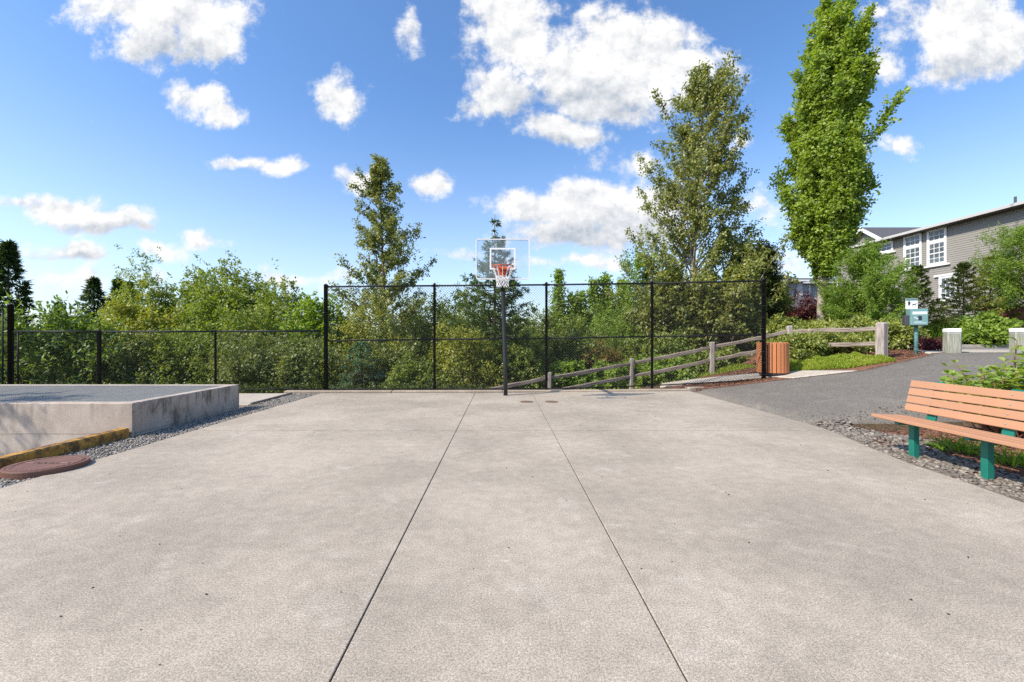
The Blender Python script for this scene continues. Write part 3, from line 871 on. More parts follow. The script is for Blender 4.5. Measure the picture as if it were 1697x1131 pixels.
sf = thing('low_fence', (-13.0, FY, 0), 'lower black chain-link fence behind the concrete vault', 'fence')
SP = [(-4.99, FY, .0, 1.69, 0), (-7.91, FY, .0, 1.67, .03), (-11.02, FY - .1, .0, 1.66, .05), (-13.55, FY, -.1, 2.38, .066)]
for x, y, z0, z1, r in SP[1:]:
    loc(postmb(x, y, z0 - .2, z1, r), sf).build('post', MAT['black'], sf, True)
ST = [1.68, 1.67, 1.66, 1.67]
for i in range(3):
    a, b = SP[i], SP[i + 1]
    m = MB().tube([(a[0], a[1], ST[i] - .01), (b[0], b[1], ST[i + 1] - .01)], .024, 8)
    loc(m, sf).build('top_rail', MAT['black'], sf, True)
    loc(MB().tube([(a[0], a[1], .07), (b[0], b[1], .05)], .018, 8), sf).build('bottom_rail', MAT['black'], sf, True)
    o = link('wire_mesh', chainlink(b[0], a[0], b[1] - .03, a[1] - .03, .04, .04, ST[i + 1], ST[i]), sf)
    o.location = -sf.location
    o['kind'] = 'stuff'
# taller stretch running on to the left of the thick post
a, b = (-13.55, FY), (-17.5, FY - .6)
loc(postmb(b[0], b[1], -.2, 2.38, .04), sf).build('post', MAT['black'], sf, True)
loc(MB().tube([(a[0], a[1], 2.33), (b[0], b[1], 2.33)], .024, 8), sf).build('top_rail', MAT['black'], sf, True)
o = link('wire_mesh', chainlink(b[0], a[0], b[1] - .03, a[1] - .03, .04, .04, 2.33, 2.33), sf)
o.location = -sf.location
o['kind'] = 'stuff'
for dx in (-.22, .2):
    loc(MB().tube([(-13.55 + dx, FY, 0), (-13.55 + dx, FY, 2.3 if dx < 0 else 1.64)], .02, 8), sf).build('gate_stile', MAT['black'], sf, True)

# ------------------------------------------------------------------ basketball hoop
hp = thing('basketball_hoop', (0.078, 11.5, 0.0), 'basketball hoop with clear backboard and white net on a dark pole', 'basketball hoop')
pb = MB().tube([(0.078, 11.5, -.1), (0.06, 11.5, 0.9), (0.03, 11.49, 2.0), (0.008, 11.46, 2.75), (0.0, 11.42, 2.9)], .054, 20)
loc(pb, hp).build('pole', MAT['pole'], hp, True)
BY, RY, RZ = 10.2, 9.79, 3.05
ar = MB().tube([(0.0, 11.45, 2.72), (0.0, 11.2, 2.92), (0.0, 10.75, 3.10), (0.0, 10.32, 3.12)], [.062, .06, .055, .055], 16)
loc(ar, hp).build('extension_arm', MAT['pole'], hp, True)
for x in (-.2, .2):
    loc(MB().tube([(0, 10.5, 3.1), (x, 10.26, 3.2)], .018, 8), hp).build('brace', MAT['pole'], hp, True)
bz0, bz1, bx = 2.82, 3.735, .61
def rrect(x0, x1, z0, z1, r, n=6):
    pts = []
    for cx, cz, a0 in ((x1 - r, z1 - r, 0), (x0 + r, z1 - r, 90), (x0 + r, z0 + r, 180), (x1 - r, z0 + r, 270)):
        for k in range(n + 1):
            t = R(a0 + 90 * k / n)
            pts.append((cx + r * math.cos(t), cz + r * math.sin(t)))
    return pts
def plate(poly, y0, y1):
    n = len(poly)
    vs = [(x, y0, z) for x, z in poly] + [(x, y1, z) for x, z in poly]
    return MB().add(vs, [tuple(range(n)), tuple(reversed(range(n, 2 * n)))] + [(i, n + i, n + (i + 1) % n, (i + 1) % n) for i in range(n)])
def ringplate(po, pi, y0, y1):
    n = len(po)
    vs = [(x, y0, z) for x, z in po] + [(x, y0, z) for x, z in pi] + [(x, y1, z) for x, z in po] + [(x, y1, z) for x, z in pi]
    fs = []
    for i in range(n):
        j = (i + 1) % n
        fs += [(i, j, n + j, n + i), (2 * n + j, 2 * n + i, 3 * n + i, 3 * n + j), (j, i, 2 * n + i, 2 * n + j), (n + i, n + j, 3 * n + j, 3 * n + i)]
    return MB().add(vs, fs)
bb = loc(plate(rrect(-bx, bx, bz0, bz1, .06), BY, BY + .012), hp).build('backboard', MAT['acrylic'], hp)
def sub(mb, name, mat, par, smooth=False):
    loc(mb, hp)
    return mb.build(name, mat, par, smooth)
sub(ringplate(rrect(-bx - .006, bx + .006, bz0 - .006, bz1 + .006, .068), rrect(-bx + .016, bx - .016, bz0 + .016, bz1 - .016, .045), BY - .012, BY + .03), 'border', MAT['white'], bb)
sub(ringplate(rrect(-.295, .295, 3.04, 3.535, .004, 1), rrect(-.258, .258, 3.075, 3.497, .003, 1), BY - .006, BY - .002), 'target_square', MAT['white'], bb)
rim = MB()
ringp = [(0.237 * math.cos(2 * math.pi * k / 40), RY + .237 * math.sin(2 * math.pi * k / 40), RZ) for k in range(40)]
rim.tube(ringp, .0095, 10, closed=True)
ring2 = [(0.232 * math.cos(2 * math.pi * k / 40), RY + .232 * math.sin(2 * math.pi * k / 40), RZ - .022) for k in range(40)]
rim.tube(ring2, .004, 6, closed=True)
rimo = sub(rim, 'rim', MAT['orange'], hp, True)
br = MB().box((-.075, RY + .225, RZ - .03), (.075, BY - .02, RZ + .012), bev=.004)
br.box((-.10, BY - .022, RZ - .16), (.10, BY - .007, RZ + .06), bev=.003)
for s in (-1, 1):
    br.tube([(s * .16, RY + .165, RZ - .01), (s * .09, BY - .03, RZ - .14)], .009, 8)
sub(br, 'bracket', MAT['orange'], hp)
hk = MB()
NH = 12
for k in range(NH):
    t = 2 * math.pi * k / NH
    hk.tube([(.237 * math.cos(t), RY + .237 * math.sin(t), RZ - .006), (.228 * math.cos(t), RY + .228 * math.sin(t), RZ - .03)], .004, 5)
sub(hk, 'net_hooks', MAT['orange'], rimo)['kind'] = 'stuff'
nt = MB()
levels = [(0.232, RZ - .02), (0.150, RZ - .235), (0.142, RZ - .29), (0.134, RZ - .345), (0.128, RZ - .40), (0.132, RZ - .45)]
def np_pt(lv, k):
    r, z = levels[lv]
    t = 2 * math.pi * (k + .5 * (lv % 2)) / NH
    return (r * math.cos(t), RY + r * math.sin(t), z)
for lv in range(len(levels) - 1):
    for k in range(NH):
        if lv == 0:
            nt.tube([np_pt(0, k), np_pt(1, k - .5 + .06)], .005, 5)
            nt.tube([np_pt(0, k), np_pt(1, k - .5 - .06)], .005, 5)
            nt.tube([np_pt(1, k - .5), np_pt(1, k)], .006, 5)
            nt.tube([np_pt(1, k), np_pt(1, k + .5)], .006, 5)
        else:
            for d in ((0, 1) if lv % 2 else (-1, 0)):
                nt.tube([np_pt(lv, k), np_pt(lv + 1, k + d)], .0062, 5)
                q = np_pt(lv + 1, k + d)
                nt.lathe([(.004, -.008), (.010, 0), (.004, .008)], 5, q)
sub(nt, 'net', MAT['net'], hp)['kind'] = 'stuff'

# ------------------------------------------------------------------ bench
bench = thing('park_bench', (5.1, 4.85, -0.05), 'slatted tan bench with green metal legs on the right of the court', 'bench', rz=R(-1.5))
def slat_between(p, w, th, ang, y0, y1):
    """slat whose cross-section is centred on p (x,z), turned by ang about Y"""
    M4 = Matrix.Translation((p[0], 0, p[1])) @ Matrix.Rotation(ang, 4, 'Y')
    return MB().box((-w / 2, y0, -th / 2), (w / 2, y1, th / 2), M4, bev=.006)
bz = .05
yl0, yl1 = -1.25, 1.25
for k in range(3):
    slat_between((-.03 + k * .146, .470 - .006 * k), .136, .042, R(2.5), yl0, yl1).build('seat_slat', MAT['slat'], bench)
for k in range(4):
    zc = .588 + k * .1045
    slat_between((.372 + k * .024, zc), .040, .094, R(-13) * -1, yl0, yl1).build('back_slat', MAT['slat'], bench)
for y in (-.89, 0.0, .89):
    leg = MB().box((.122, y - .038, -.12), (.198, y + .038, .445), bev=.005).build('leg', MAT['teal'], bench)
    sp = MB().box((-.06, y - .03, .412), (.32, y + .03, .445), bev=.004)
    sp.build('seat_bracket', MAT['teal'], bench)
    M4 = Matrix.Translation((.345, y, .44)) @ Matrix.Rotation(R(13), 4, 'Y')
    MB().box((.012, -.06, -.04), (.040, .06, .54), M4, bev=.003).build('back_support', MAT['teal'], bench)
    for k in range(4):
        bm_ = MB().lathe([(.009, -.002), (.009, .003), (.006, .006), (.0001, .006)], 10)
        bo = bm_.build('bolt', MAT['galv'], bench)
        bo.location = (.352 + k * .024 - .001, y, .588 + k * .1045 + .004)
        bo.rotation_euler = (0, R(-77), 0)
    MB().prism([(-.14, y - .16), (.28, y - .2), (.32, y + .14), (.02, y + .22), (-.16, y + .06)], -.15, -.018).build('footing', MAT['walk'], bench)

# ------------------------------------------------------------------ bed beside the bench
sheet('planting_bed', 'bark mulch bed behind the bench',
      [[(4.95, 2.0), (4.97, 5.2), (5.15, 6.1), (5.45, 7.3)], [(12, 2.0), (11, 5.2), (9.5, 6.6), (8.5, 7.25)]], MAT['mulch'], 0.012, 30, .1, m=20)
sheet('dirt_strip', 'packed dirt strip along the court edge',
      [[(4.50, 2.0), (4.60, 4.0), (4.66, 4.6), (4.68, 5.25), (4.86, 6.1), (5.10, 7.2), (5.16, 7.6)], [(5.1, 2.0), (5.1, 4.0), (5.14, 4.6), (5.2, 5.25), (5.35, 6.1), (5.7, 7.2), (5.75, 7.6)]], MAT['dirt'], 0.03, 40, .1, m=8)
rng = np.random.default_rng(8)
def edge_x(y):
    return np.interp(y, [2, 4, 4.6, 5.25, 6.1, 7.2, 7.7], [4.62, 4.68, 4.76, 4.80, 4.99, 5.24, 5.28])
n = 2000
y = 3.2 + 4.5 * rng.random(n) ** .95
near = rng.random(n)
x = edge_x(y) + .10 + .05 * np.sin(y * 5) + (.06 + near) * np.where(y < 6.3, .75, .45 + .5 * (7.6 - y).clip(0, 1)) + rng.normal(0, .04, n)
keep = (np.abs(y - 4.70) > .0) & (x > edge_x(y) + .04)
x, y = x[keep], y[keep]
P = np.stack([x, y, ground(x, y) + .026 + rng.uniform(-.006, .016, len(x))], -1)
scatter('pebbles', 'grey river pebbles along the court edge under the bench', P, rng.uniform(.014, .036, len(x)), MAT['pebble'], 2, .55, .05, 12, True)
def chips(name, label, P, seed, L=(.02, .055)):
    rng = np.random.default_rng(seed)
    n = len(P)
    l = rng.uniform(*L, n); w = l * rng.uniform(.2, .45, n); h = w * .35
    V0 = np.array([(-1, -1, -1), (1, -1, -1), (1, 1, -1), (-1, 1, -1), (-1, -1, 1), (1, -1, 1), (1, 1, 1), (-1, 1, 1)]) * .5
    F0 = np.array([(0, 3, 2, 1), (4, 5, 6, 7), (0, 1, 5, 4), (1, 2, 6, 5), (2, 3, 7, 6), (3, 0, 4, 7)])
    V = V0[None] * np.stack([l, w, h], -1)[:, None]
    tl = rng.normal(0, .35, n)
    c, s = np.cos(tl)[:, None], np.sin(tl)[:, None]
    V = np.stack([V[..., 0] * c - V[..., 2] * s, V[..., 1], V[..., 0] * s + V[..., 2] * c], -1)
    a = rng.random(n) * 6.283
    c, s = np.cos(a)[:, None], np.sin(a)[:, None]
    V = np.stack([V[..., 0] * c - V[..., 1] * s, V[..., 0] * s + V[..., 1] * c, V[..., 2]], -1) + P[:, None]
    Fq = (F0[None] + (np.arange(n) * 8)[:, None, None]).reshape(-1, 4)
    o = link(name, np_mesh(name, V.reshape(-1, 3), Fq, MAT['chips'], np.repeat(rng.random(n), 6)))
    return tag(o, label, kind='stuff')
n = 3600
y = rng.uniform(3.2, 7.3, n); x = edge_x(y) + .45 + rng.random(n) ** 1.3 * 2.2
chips('bark_chips', 'red-brown bark chips in the bed behind the bench', np.stack([x, y, ground(x, y) + .025], -1), 21)
sheet('mulch_bed', 'red-brown mulch bed along the split-rail fence',
      [[(4.0, 15.2), (6.4, 13.75), (8.0, 13.2), (8.75, 12.7), (9.25, 11.5), (10.6, 11.85), (11.6, 12.15), (12.0, 12.6), (13.1, 14.8)],
       [(4.6, 17.0), (7.4, 16.4), (9.4, 16.2), (10.2, 15.6), (10.8, 15.2), (11.5, 15.0), (12.3, 15.0), (12.8, 15.0), (13.3, 15.4)]], MAT['mulch'], 0.016, 50, .1, m=20)
sheet('mulch_patch', 'mulch strip at the foot of the tall fence',
      [[(5.3, 12.55), (6.2, 12.2), (7.7, 11.92)], [(5.0, 14.0), (6.6, 13.05), (7.55, 12.55)]], MAT['mulch'], 0.02, 20, .1, m=12)
n = 7000
x = rng.uniform(5.4, 12.6, n); y = 12.0 + rng.random(n) * 3.6
k = ((x - 7.0) * .95 + (y - 13.9) > 0.25) & (y > np.interp(x, [5, 9.2, 9.3, 10.6, 11.6, 12.6], [13, 12.9, 11.7, 12.0, 12.3, 13.5])) | ((y < 13.2 - (x - 6.2) * .5) & (x < 7.6) & (y > 12.15))
x, y = x[k], y[k]
chips('bark_chips', 'red-brown bark chips around the split-rail fence', np.stack([x, y, ground(x, y) + .03], -1), 22, (.03, .08))
# dry bits lying on the slabs
n = 150
x = rng.uniform(-4.6, 4.5, n); y = 1.6 + rng.random(n) ** 1.2 * 9.5
P = np.stack([x, y, np.full(n, .004)], -1)
scatter('dry_litter', 'tiny dark dry leaf bits on the court', P, rng.uniform(.003, .008, n), MAT['litter'], 1, .4, .3, 31)

n = 900
x = rng.uniform(5.3, 12.2, n)
far_ = np.interp(x, [5.24, 5.9, 7.5, 9.2, 11.5, 12.2], [12.46, 12.2, 11.88, 11.4, 12.05, 12.4])
y = far_ - np.abs(rng.normal(0, .10, n))
k = rng.random(n) < .5
y = np.where(k, y, 7.6 + np.abs(rng.normal(0, .16, n)))
chips('edge_litter', 'bark bits and dry debris strewn along the path edges', np.stack([x, y, ground(x, y) + .034], -1), 24, (.012, .04))
# ------------------------------------------------------------------ litter bin
cx, cy = 7.74, 12.80
can = thing('litter_bin', (cx, cy, gz(cx, cy) + .02), 'round orange slatted litter bin beside the end post of the tall fence', 'litter bin')
sm = MB().box((-.045, -.018, .08), (.045, .018, .94), bev=.010).mesh('slat', MAT['canslat'])
NS = 22
for k in range(NS):
    t = 2 * math.pi * k / NS
    o = link('slat', sm, can)
    o.location = (.385 * math.cos(t), .385 * math.sin(t), 0)
    o.rotation_euler = (0, 0, t + math.pi / 2)
MB().lathe([(.33, .02), (.35, .03), (.355, .88), (.32, .88), (.30, .10), (0.0001, .10)], 32).build('liner', MAT['darkgrey'], can)
for z in (.16, .8):
    m = MB().tube([(.362 * math.cos(2 * math.pi * k / 32), .362 * math.sin(2 * math.pi * k / 32), z) for k in range(32)], .008, 6, closed=True)
    m.build('hoop_band', MAT['darkgrey'], can)
MB().lathe([(.16, -.04), (.16, .03), (0.0001, .03)], 20).build('foot', MAT['darkgrey'], can)

# ------------------------------------------------------------------ split-rail fence
srf = thing('split_rail_fence', (7.2, 15.4, gz(7.2, 15.4)), 'weathered split-rail timber fence climbing along the walkway', 'fence')
RP = [(-1.25, 13.55, -1.3, -.07, .13), (1.475, 14.0, -.8, .41, .13), (4.26, 14.8, -.35, .81, .13), (7.03, 15.0, .15, 1.35, .16), (9.35, 14.5, .55, 1.88, .16), (10.6, 12.5, .65, 1.92, .235)]
for i, (x, y, z0, z1, w) in enumerate(RP):
    rr = random.Random(i)
    M4 = Matrix.Translation((x, y, 0)) @ Matrix.Rotation(R(12 if i == 5 else rr.uniform(-8, 8)), 4, 'Z') @ Matrix.Rotation(R(rr.uniform(-1.5, 1.5)), 4, 'Y')
    m = MB().box((-w / 2, -w / 2, z0 - .2), (w / 2, w / 2, z1), M4, bev=.03 if i < 5 else .045)
    loc(m, srf).build('post', MAT['postwood'], srf)
for i in range(5):
    a, b = RP[i], RP[i + 1]
    for lv, (fa, fb) in enumerate((((a[3] - .17), (b[3] - .17)), ((a[3] - .60), (b[3] - .60)))):
        rr = random.Random(i * 7 + lv)
        A, B = Vector((a[0], a[1], fa)), Vector((b[0], b[1], fb))
        d = B - A
        L = d.length
        Mr = Matrix.Translation(A) @ d.to_track_quat('X', 'Z').to_matrix().to_4x4()
        n = 9
        vs, fs = [], []
        for k in range(n):
            s = -.08 + (L + .16) * k / (n - 1)
            tw = 1.0 - .35 * (abs(2 * k / (n - 1) - 1) ** 4)
            hw, hh = .045 * tw * rr.uniform(.85, 1.15), .065 * tw * rr.uniform(.85, 1.15)
            oy, oz = rr.uniform(-.012, .012), rr.uniform(-.014, .014) - .02 * math.sin(math.pi * k / (n - 1))
            for p, q in ((-1, -.8), (.2, -1), (1, -.5), (.8, .7), (-.1, 1), (-1, .6)):
                vs.append((s, oy + hw * p, oz + hh * q))
        for k in range(n - 1):
            for q in range(6):
                l = (q + 1) % 6
                fs.append((k * 6 + q, k * 6 + l, (k + 1) * 6 + l, (k + 1) * 6 + q))
        fs += [tuple(reversed(range(6))), tuple(range((n - 1) * 6, n * 6))]
        me = MB().add(vs, fs).mesh('rail', MAT['railwood'])
        o = link('rail', me, srf)
        o.matrix_local = Matrix.Translation(-srf.location) @ Mr

# ------------------------------------------------------------------ dog waste station
sx, sy = 11.62, 12.55
st = thing('pet_waste_station', (sx, sy, gz(sx, sy)), 'blue-green pet waste station on a pole beside the mulch bed', 'waste station', rz=R(-22))
pl = MB().tube([(0, 0, -.2), (0, 0, 1.02)], .045, 14).build('pole', MAT['station_dark'], st, True)
m = MB()
for z in (.14, .36, .56):
    m.lathe([(.048, z), (.052, z + .006), (.052, z + .03), (.048, z + .036)], 14)
m.build('pole_bands', MAT['station_dark'], st)['kind'] = 'stuff'
bx_ = MB().box((-.19, -.20, .83), (.19, .10, 1.29), bev=.012).build('dispenser_box', MAT['station'], st)
MB().box((-.155, -.2055, 1.13), (.165, -.2005, 1.21)).build('text_panel', MAT['paleprint'], bx_)
MB().box((-.03, -.206, .97), (.05, -.2005, 1.09), bev=.003).build('slot', MAT['ink'], bx_)
m = MB()
for q in range(4):
    m.box((-.12 + q * .02, -.2055, 1.04 - q * .016), (-.09 + q * .02, -.2005, 1.065 - q * .016))
m.box((-.13, -.2055, .885), (.15, -.2005, .90)).box((-.10, -.2055, .915), (.05, -.2005, .93))
m.build('printed_marks', MAT['paleprint'], bx_)['kind'] = 'stuff'
MB().box((-.29, -.12, .83), (-.192, .08, 1.12), bev=.01).build('side_bin', MAT['darkgrey'], st)
MB().tube([(-.02, .125, .9), (-.02, .125, 1.58)], .018, 8).build('sign_stem', MAT['station_dark'], st)
sg = MB().box((-.20, .085, 1.30), (.07, .10, 1.60), bev=.004).build('sign', MAT['white'], st)
MB().box((-.198, .080, 1.535), (.068, .0845, 1.598)).build('sign_header', MAT['station'], sg)
o = link('lettering', text_mesh('PET WASTE', .046, .001, MAT['ink']), sg)
o.location = (-.065, .078, 1.566); o.rotation_euler = (R(90), 0, 0)
m = MB()                                          # figure and dog pictogram
m.box((-.145, .081, 1.40), (-.125, .0845, 1.47)).box((-.120, .081, 1.40), (-.100, .0845, 1.47)).box((-.150, .081, 1.45), (-.095, .0845, 1.505))
m.add([(-.1225 + .016 * math.cos(2 * math.pi * k / 10), .082, 1.52 + .010 * math.sin(2 * math.pi * k / 10)) for k in range(10)], [tuple(range(10))])
m.box((-.05, .081, 1.415), (.02, .0845, 1.44)).box((-.05, .081, 1.385), (-.04, .0845, 1.415)).box((.01, .081, 1.385), (.02, .0845, 1.415))
m.add([(.015, .082, 1.43), (.05, .082, 1.45), (.045, .082, 1.462), (.012, .082, 1.445)], [(0, 1, 2, 3)])
m.build('pictogram', MAT['ink'], sg)['kind'] = 'stuff'

# ------------------------------------------------------------------ bollards
for bxx, byy, lab in ((12.33, 12.25, 'square timber bollard with white top nearest the red shrub'), (14.12, 12.2, 'square timber bollard with white top at the right edge')):
    b = thing('bollard', (bxx, byy, gz(bxx, byy)), lab, 'bollard', 'timber bollards across the path', R(-24))
    MB().box((-.15, -.15, -.2), (.15, .15, .57), bev=.022).build('post', MAT['bollard'], b)
    MB().box((-.153, -.153, .57), (.153, .153, .695), bev=.024).build('painted_top', MAT['white'], b)

# ------------------------------------------------------------------ houses
def window(parent, o3, wdir, up, nrm, y0, y1, z0, z1, cols, rows, trim=.11, split=None, sill=True, head=0.0):
    """window on a wall: o3 origin, wdir along the wall, y0..y1 along it, z0..z1 heights"""
    def q(mb, a0, a1, b0, b1, d0, d1):
        M4 = Matrix((( wdir[0], nrm[0], up[0], o3[0]), (wdir[1], nrm[1], up[1], o3[1]), (wdir[2], nrm[2], up[2], o3[2]), (0, 0, 0, 1)))
        return mb.box((a0, d0, b0), (a1, d1, b1), M4)
    f = MB()
    q(f, y0 - trim, y0, z0 - trim, z1 + trim, .005, .07); q(f, y1, y1 + trim, z0 - trim, z1 + trim, .005, .07)
    q(f, y0, y1, z1, z1 + trim, .005, .07); q(f, y0, y1, z0 - trim, z0, .005, .07)
    if split:
        q(f, y0, y1, split - .09, split + .09, .005, .068)
    w = f.build('window', MAT['trim'], parent)
    if sill:
        q(MB(), y0 - trim - .22, y1 + trim + .22, z0 - trim - .09, z0 - trim - .002, .005, .11).build('sill', MAT['trim'], w)
    if head:
        q(MB(), y0 - trim - head, y1 + trim + head, z1 + trim + .002, z1 + trim + .12, .005, .10).build('head_board', MAT['trim'], w)
    spans = [(z0, split - .09, rows[0]), (split + .09, z1, rows[1])] if split else [(z0, z1, rows)]
    for a, b, rw in spans:
        q(MB(), y0 + .003, y1 - .003, a + .003, b - .003, .004, .022).build('pane', MAT['glass'], w)
        g = MB()
        for k in range(1, cols):
            c = y0 + (y1 - y0) * k / cols
            q(g, c - .016, c + .016, a, b, .024, .040)
        for k in range(1, rw):
            c = a + (b - a) * k / rw
            wd = .03 if (rw == 4 and k == 2) else .016
            q(g, y0, y1, c - wd, c + wd, .024, .043)
        q(g, y0, y0 + .035, a, b, .024, .046); q(g, y1 - .035, y1, a, b, .024, .046)
        q(g, y0 + .035, y1 - .035, a, a + .035, .024, .046); q(g, y0 + .035, y1 - .035, b - .035, b, .024, .046)
        g.build('muntins', MAT['trim'], w)['kind'] = 'stuff'
    return w
def lap_wall(o3, wdir, nrm, length, z0, z1, expo=.135, lip=.018):
    vs, fs = [], []
    n = int(math.ceil((z1 - z0) / expo))
    o3, wdir, nrm = Vector(o3), Vector(wdir), Vector(nrm)
    for k in range(n):
        a, b = z0 + k * expo, min(z1, z0 + (k + 1) * expo)
        i = len(vs)
        for s in (0, length):
            vs += [o3 + wdir * s + nrm * lip + Vector((0, 0, a)), o3 + wdir * s + Vector((0, 0, b)), o3 + wdir * s + Vector((0, 0, a))]
        fs += [(i, i + 3, i + 4, i + 1), (i, i + 2, i + 5, i + 3)]
    return MB().add(vs, fs)

HX = 27.8
house = thing('house', (HX, 24, 1.9), 'large grey lap-sided house with white window trim at the right', 'house')
hz0, hz1 = 1.0, 8.55
ye, yn = 34.6, 22.6
UP, WN, WD = (0, 0, 1), (-1, 0, 0), (0, 1, 0)
core = MB().box((HX + .03, yn, hz0), (HX + 11, ye, hz1 - .02))
loc(core, house).build('wall_core', MAT['siding'], house)
w = loc(lap_wall((HX, yn, 0), WD, WN, ye - yn, hz0, hz1), house).build('siding', MAT['siding'], house)
ex = .55
rf = MB()
A = [(HX - ex, yn - .4, hz1 - .05), (HX - ex, ye + .4, hz1 - .05), (HX + 5.5, ye + .4, hz1 + .55), (HX + 5.5, yn - .4, hz1 + .55), (HX + 11.5, yn - .4, hz1 - .05), (HX + 11.5, ye + .4, hz1 - .05)]
T = [(x, y, z + .16) for x, y, z in A]
rf.add(A + T, [(6, 9, 8, 7), (9, 10, 11, 8), (0, 1, 2, 3), (3, 2, 5, 4), (0, 3, 9, 6), (3, 4, 10, 9), (1, 7, 8, 2), (2, 8, 11, 5), (0, 6, 7, 1), (4, 5, 11, 10)])
roof = loc(rf, house).build('roof', MAT['shingle'], house)
loc(MB().box((HX - ex - .11, yn - .4, hz1 - .06), (HX - ex - .003, ye + .42, hz1 + .10)), house).build('gutter', MAT['gutter'], house)
loc(MB().box((HX - ex + .003, yn - .38, hz1 - .085), (HX - .03, ye + .38, hz1 - .055)), house).build('soffit', MAT['soffit'], house)
def on_wall(x):
    return HX * F / (x - PX)
for (xa, xb, za, zb, cols, rows, split, head) in ((1462, 1479, 7.78, 8.30, 2, 2, None, .0), (1502, 1526, 6.28, 8.38, 3, (4, 2), 7.65, .12), (1541, 1567, 6.28, 8.38, 3, (4, 2), 7.65, .12), (1561, 1584, 4.0, 5.25, 3, 4, None, .30)):
    ya, yb = on_wall(xb), on_wall(xa)
    w = window(house, Vector((HX - .024, 0, 0)) - house.location, WD, UP, WN, ya, yb, za, zb, cols, rows, .12, split, True, head)
for (yv, t_) in ((26.6, .0), (30.0, .15)):
    loc(MB().box((HX + 1.0, yv, hz1 + .05), (HX + 1.5, yv + .5, hz1 + .42), bev=.03), house).build('roof_vent', MAT['soffit'], house)
loc(MB().tube([(HX + .9, 25.0, hz1 + .1), (HX + .9, 25.0, hz1 + .85)], .06, 10), house).build('vent_pipe', MAT['soffit'], house)
loc(MB().box((HX - .07, ye - .12, hz0), (HX + .05, ye + .03, hz1 - .1)), house).build('corner_trim', MAT['siding'], house)

# second block further back
bx0, by0, by1 = 32.5, 36.6, 43.4
h2 = thing('house', (bx0, by0, 1.5), 'grey gabled house block with white rake boards behind the maple', 'house')
ez, rz_ = 9.0, 11.25
ymid = (by0 + by1) / 2
g = MB()
g.add([(bx0 + .03, by0, .8), (bx0 + .03, by1, .8), (bx0 + .03, by1, ez), (bx0 + .03, ymid, rz_ - .15), (bx0 + .03, by0, ez), (bx0 + 9, by0, .8), (bx0 + 9, by1, .8), (bx0 + 9, by1, ez), (bx0 + 9, ymid, rz_ - .15), (bx0 + 9, by0, ez)],
      [(0, 1, 2, 3, 4), (5, 9, 8, 7, 6), (0, 4, 9, 5), (1, 6, 7, 2), (4, 3, 8, 9), (3, 2, 7, 8)])
loc(g, h2).build('wall_core', MAT['siding'], h2)
loc(lap_wall((bx0, by0, 0), WD, WN, by1 - by0, .8, ez), h2).build('siding', MAT['siding'], h2)
g = MB()
sl_ = (rz_ - ez) / (ymid - by0)
o_ = .5
P_ = [(by0 - o_, ez - o_ * sl_), (ymid, rz_), (by1 + o_, ez - o_ * sl_)]
vs = [(x, y, z + dz_) for x in (bx0 - .45, bx0 + 9.4) for dz_ in (0, .16) for y, z in P_]
g.add(vs, [(3, 4, 10, 9), (4, 5, 11, 10), (0, 6, 7, 1), (1, 7, 8, 2), (0, 1, 4, 3), (1, 2, 5, 4), (6, 9, 10, 7), (7, 10, 11, 8), (0, 3, 9, 6), (2, 8, 11, 5)])
loc(g, h2).build('roof', MAT['shingle'], h2)
for (ya, za), (yb, zb) in ((P_[0], P_[1]), (P_[1], P_[2])):
    m = MB().add([(x, y, z + d) for x in (bx0 - .52, bx0 - .455) for (y, z, d) in ((ya, za, -.14), (yb, zb, -.14), (yb, zb, .18), (ya, za, .18))],
                 [(0, 1, 2, 3), (4, 7, 6, 5), (0, 4, 5, 1), (3, 2, 6, 7), (0, 3, 7, 4), (1, 5, 6, 2)])
    loc(m, h2).build('rake_board', MAT['trim'], h2)
loc(MB().box((bx0 - .08, by1 - .2, .8), (bx0 + .02, by1 + .03, ez - .1)), h2).build('corner_trim', MAT['trim'], h2)
for (ya, yb, za, zb) in ((39.6, 40.9, 2.2, 3.4), (42.2, 43.0, 1.2, 3.3), (39.2, 40.6, 5.2, 6.8)):
    window(h2, Vector((bx0 - .024, 0, 0)) - h2.location, WD, UP, WN, ya, yb, za, zb, 2, 2, .16, None, True, 0)

# far blue-grey house
h3 = thing('house', (34, 55, 1.5), 'distant blue-grey house with dark roof left of the maple trunk', 'house')
def wbox(lo, hi, nm, mat):
    return loc(MB().box(lo, hi), h3).build(nm, mat, h3)
wbox((35.9, 55.0, .5), (46.0, 64.0, 8.25), 'wall', MAT['siding2'])
wbox((31.6, 53.6, .5), (35.87, 64.0, 8.25), 'wall', MAT['siding2'])
wbox((35.30, 53.52, .5), (35.95, 53.595, 8.15), 'corner_trim', MAT['lightsiding'])
wbox((35.96, 54.93, 3.2), (45.9, 54.995, 6.3), 'lower_siding', MAT['lightsiding'])
def hip(x0, x1, y0, y1, z0, z1, nm, ridge=.5):
    ym = (y0 + y1) / 2
    ins = (y1 - y0) * ridge
    vs = [(x0, y0, z0), (x1, y0, z0), (x1, y1, z0), (x0, y1, z0), (x0 + ins, ym, z1), (x1 - ins, ym, z1)]
    loc(MB().add(vs + [(x, y, z - .2) for x, y, z in vs[:4]], [(0, 1, 5, 4), (1, 2, 5), (2, 3, 4, 5), (3, 0, 4), (0, 6, 7, 1), (1, 7, 8, 2), (2, 8, 9, 3), (3, 9, 6, 0), (6, 9, 8, 7)]), h3).build(nm, MAT['shingle'], h3)
hip(30.6, 47, 54.4, 64.6, 8.35, 9.5, 'roof', .12)
hip(31.0, 36.3, 53.0, 58.0, 8.42, 9.35, 'roof', .3)
wbox((31.0, 52.9, 8.22), (36.35, 52.99, 8.42), 'fascia', MAT['trim'])
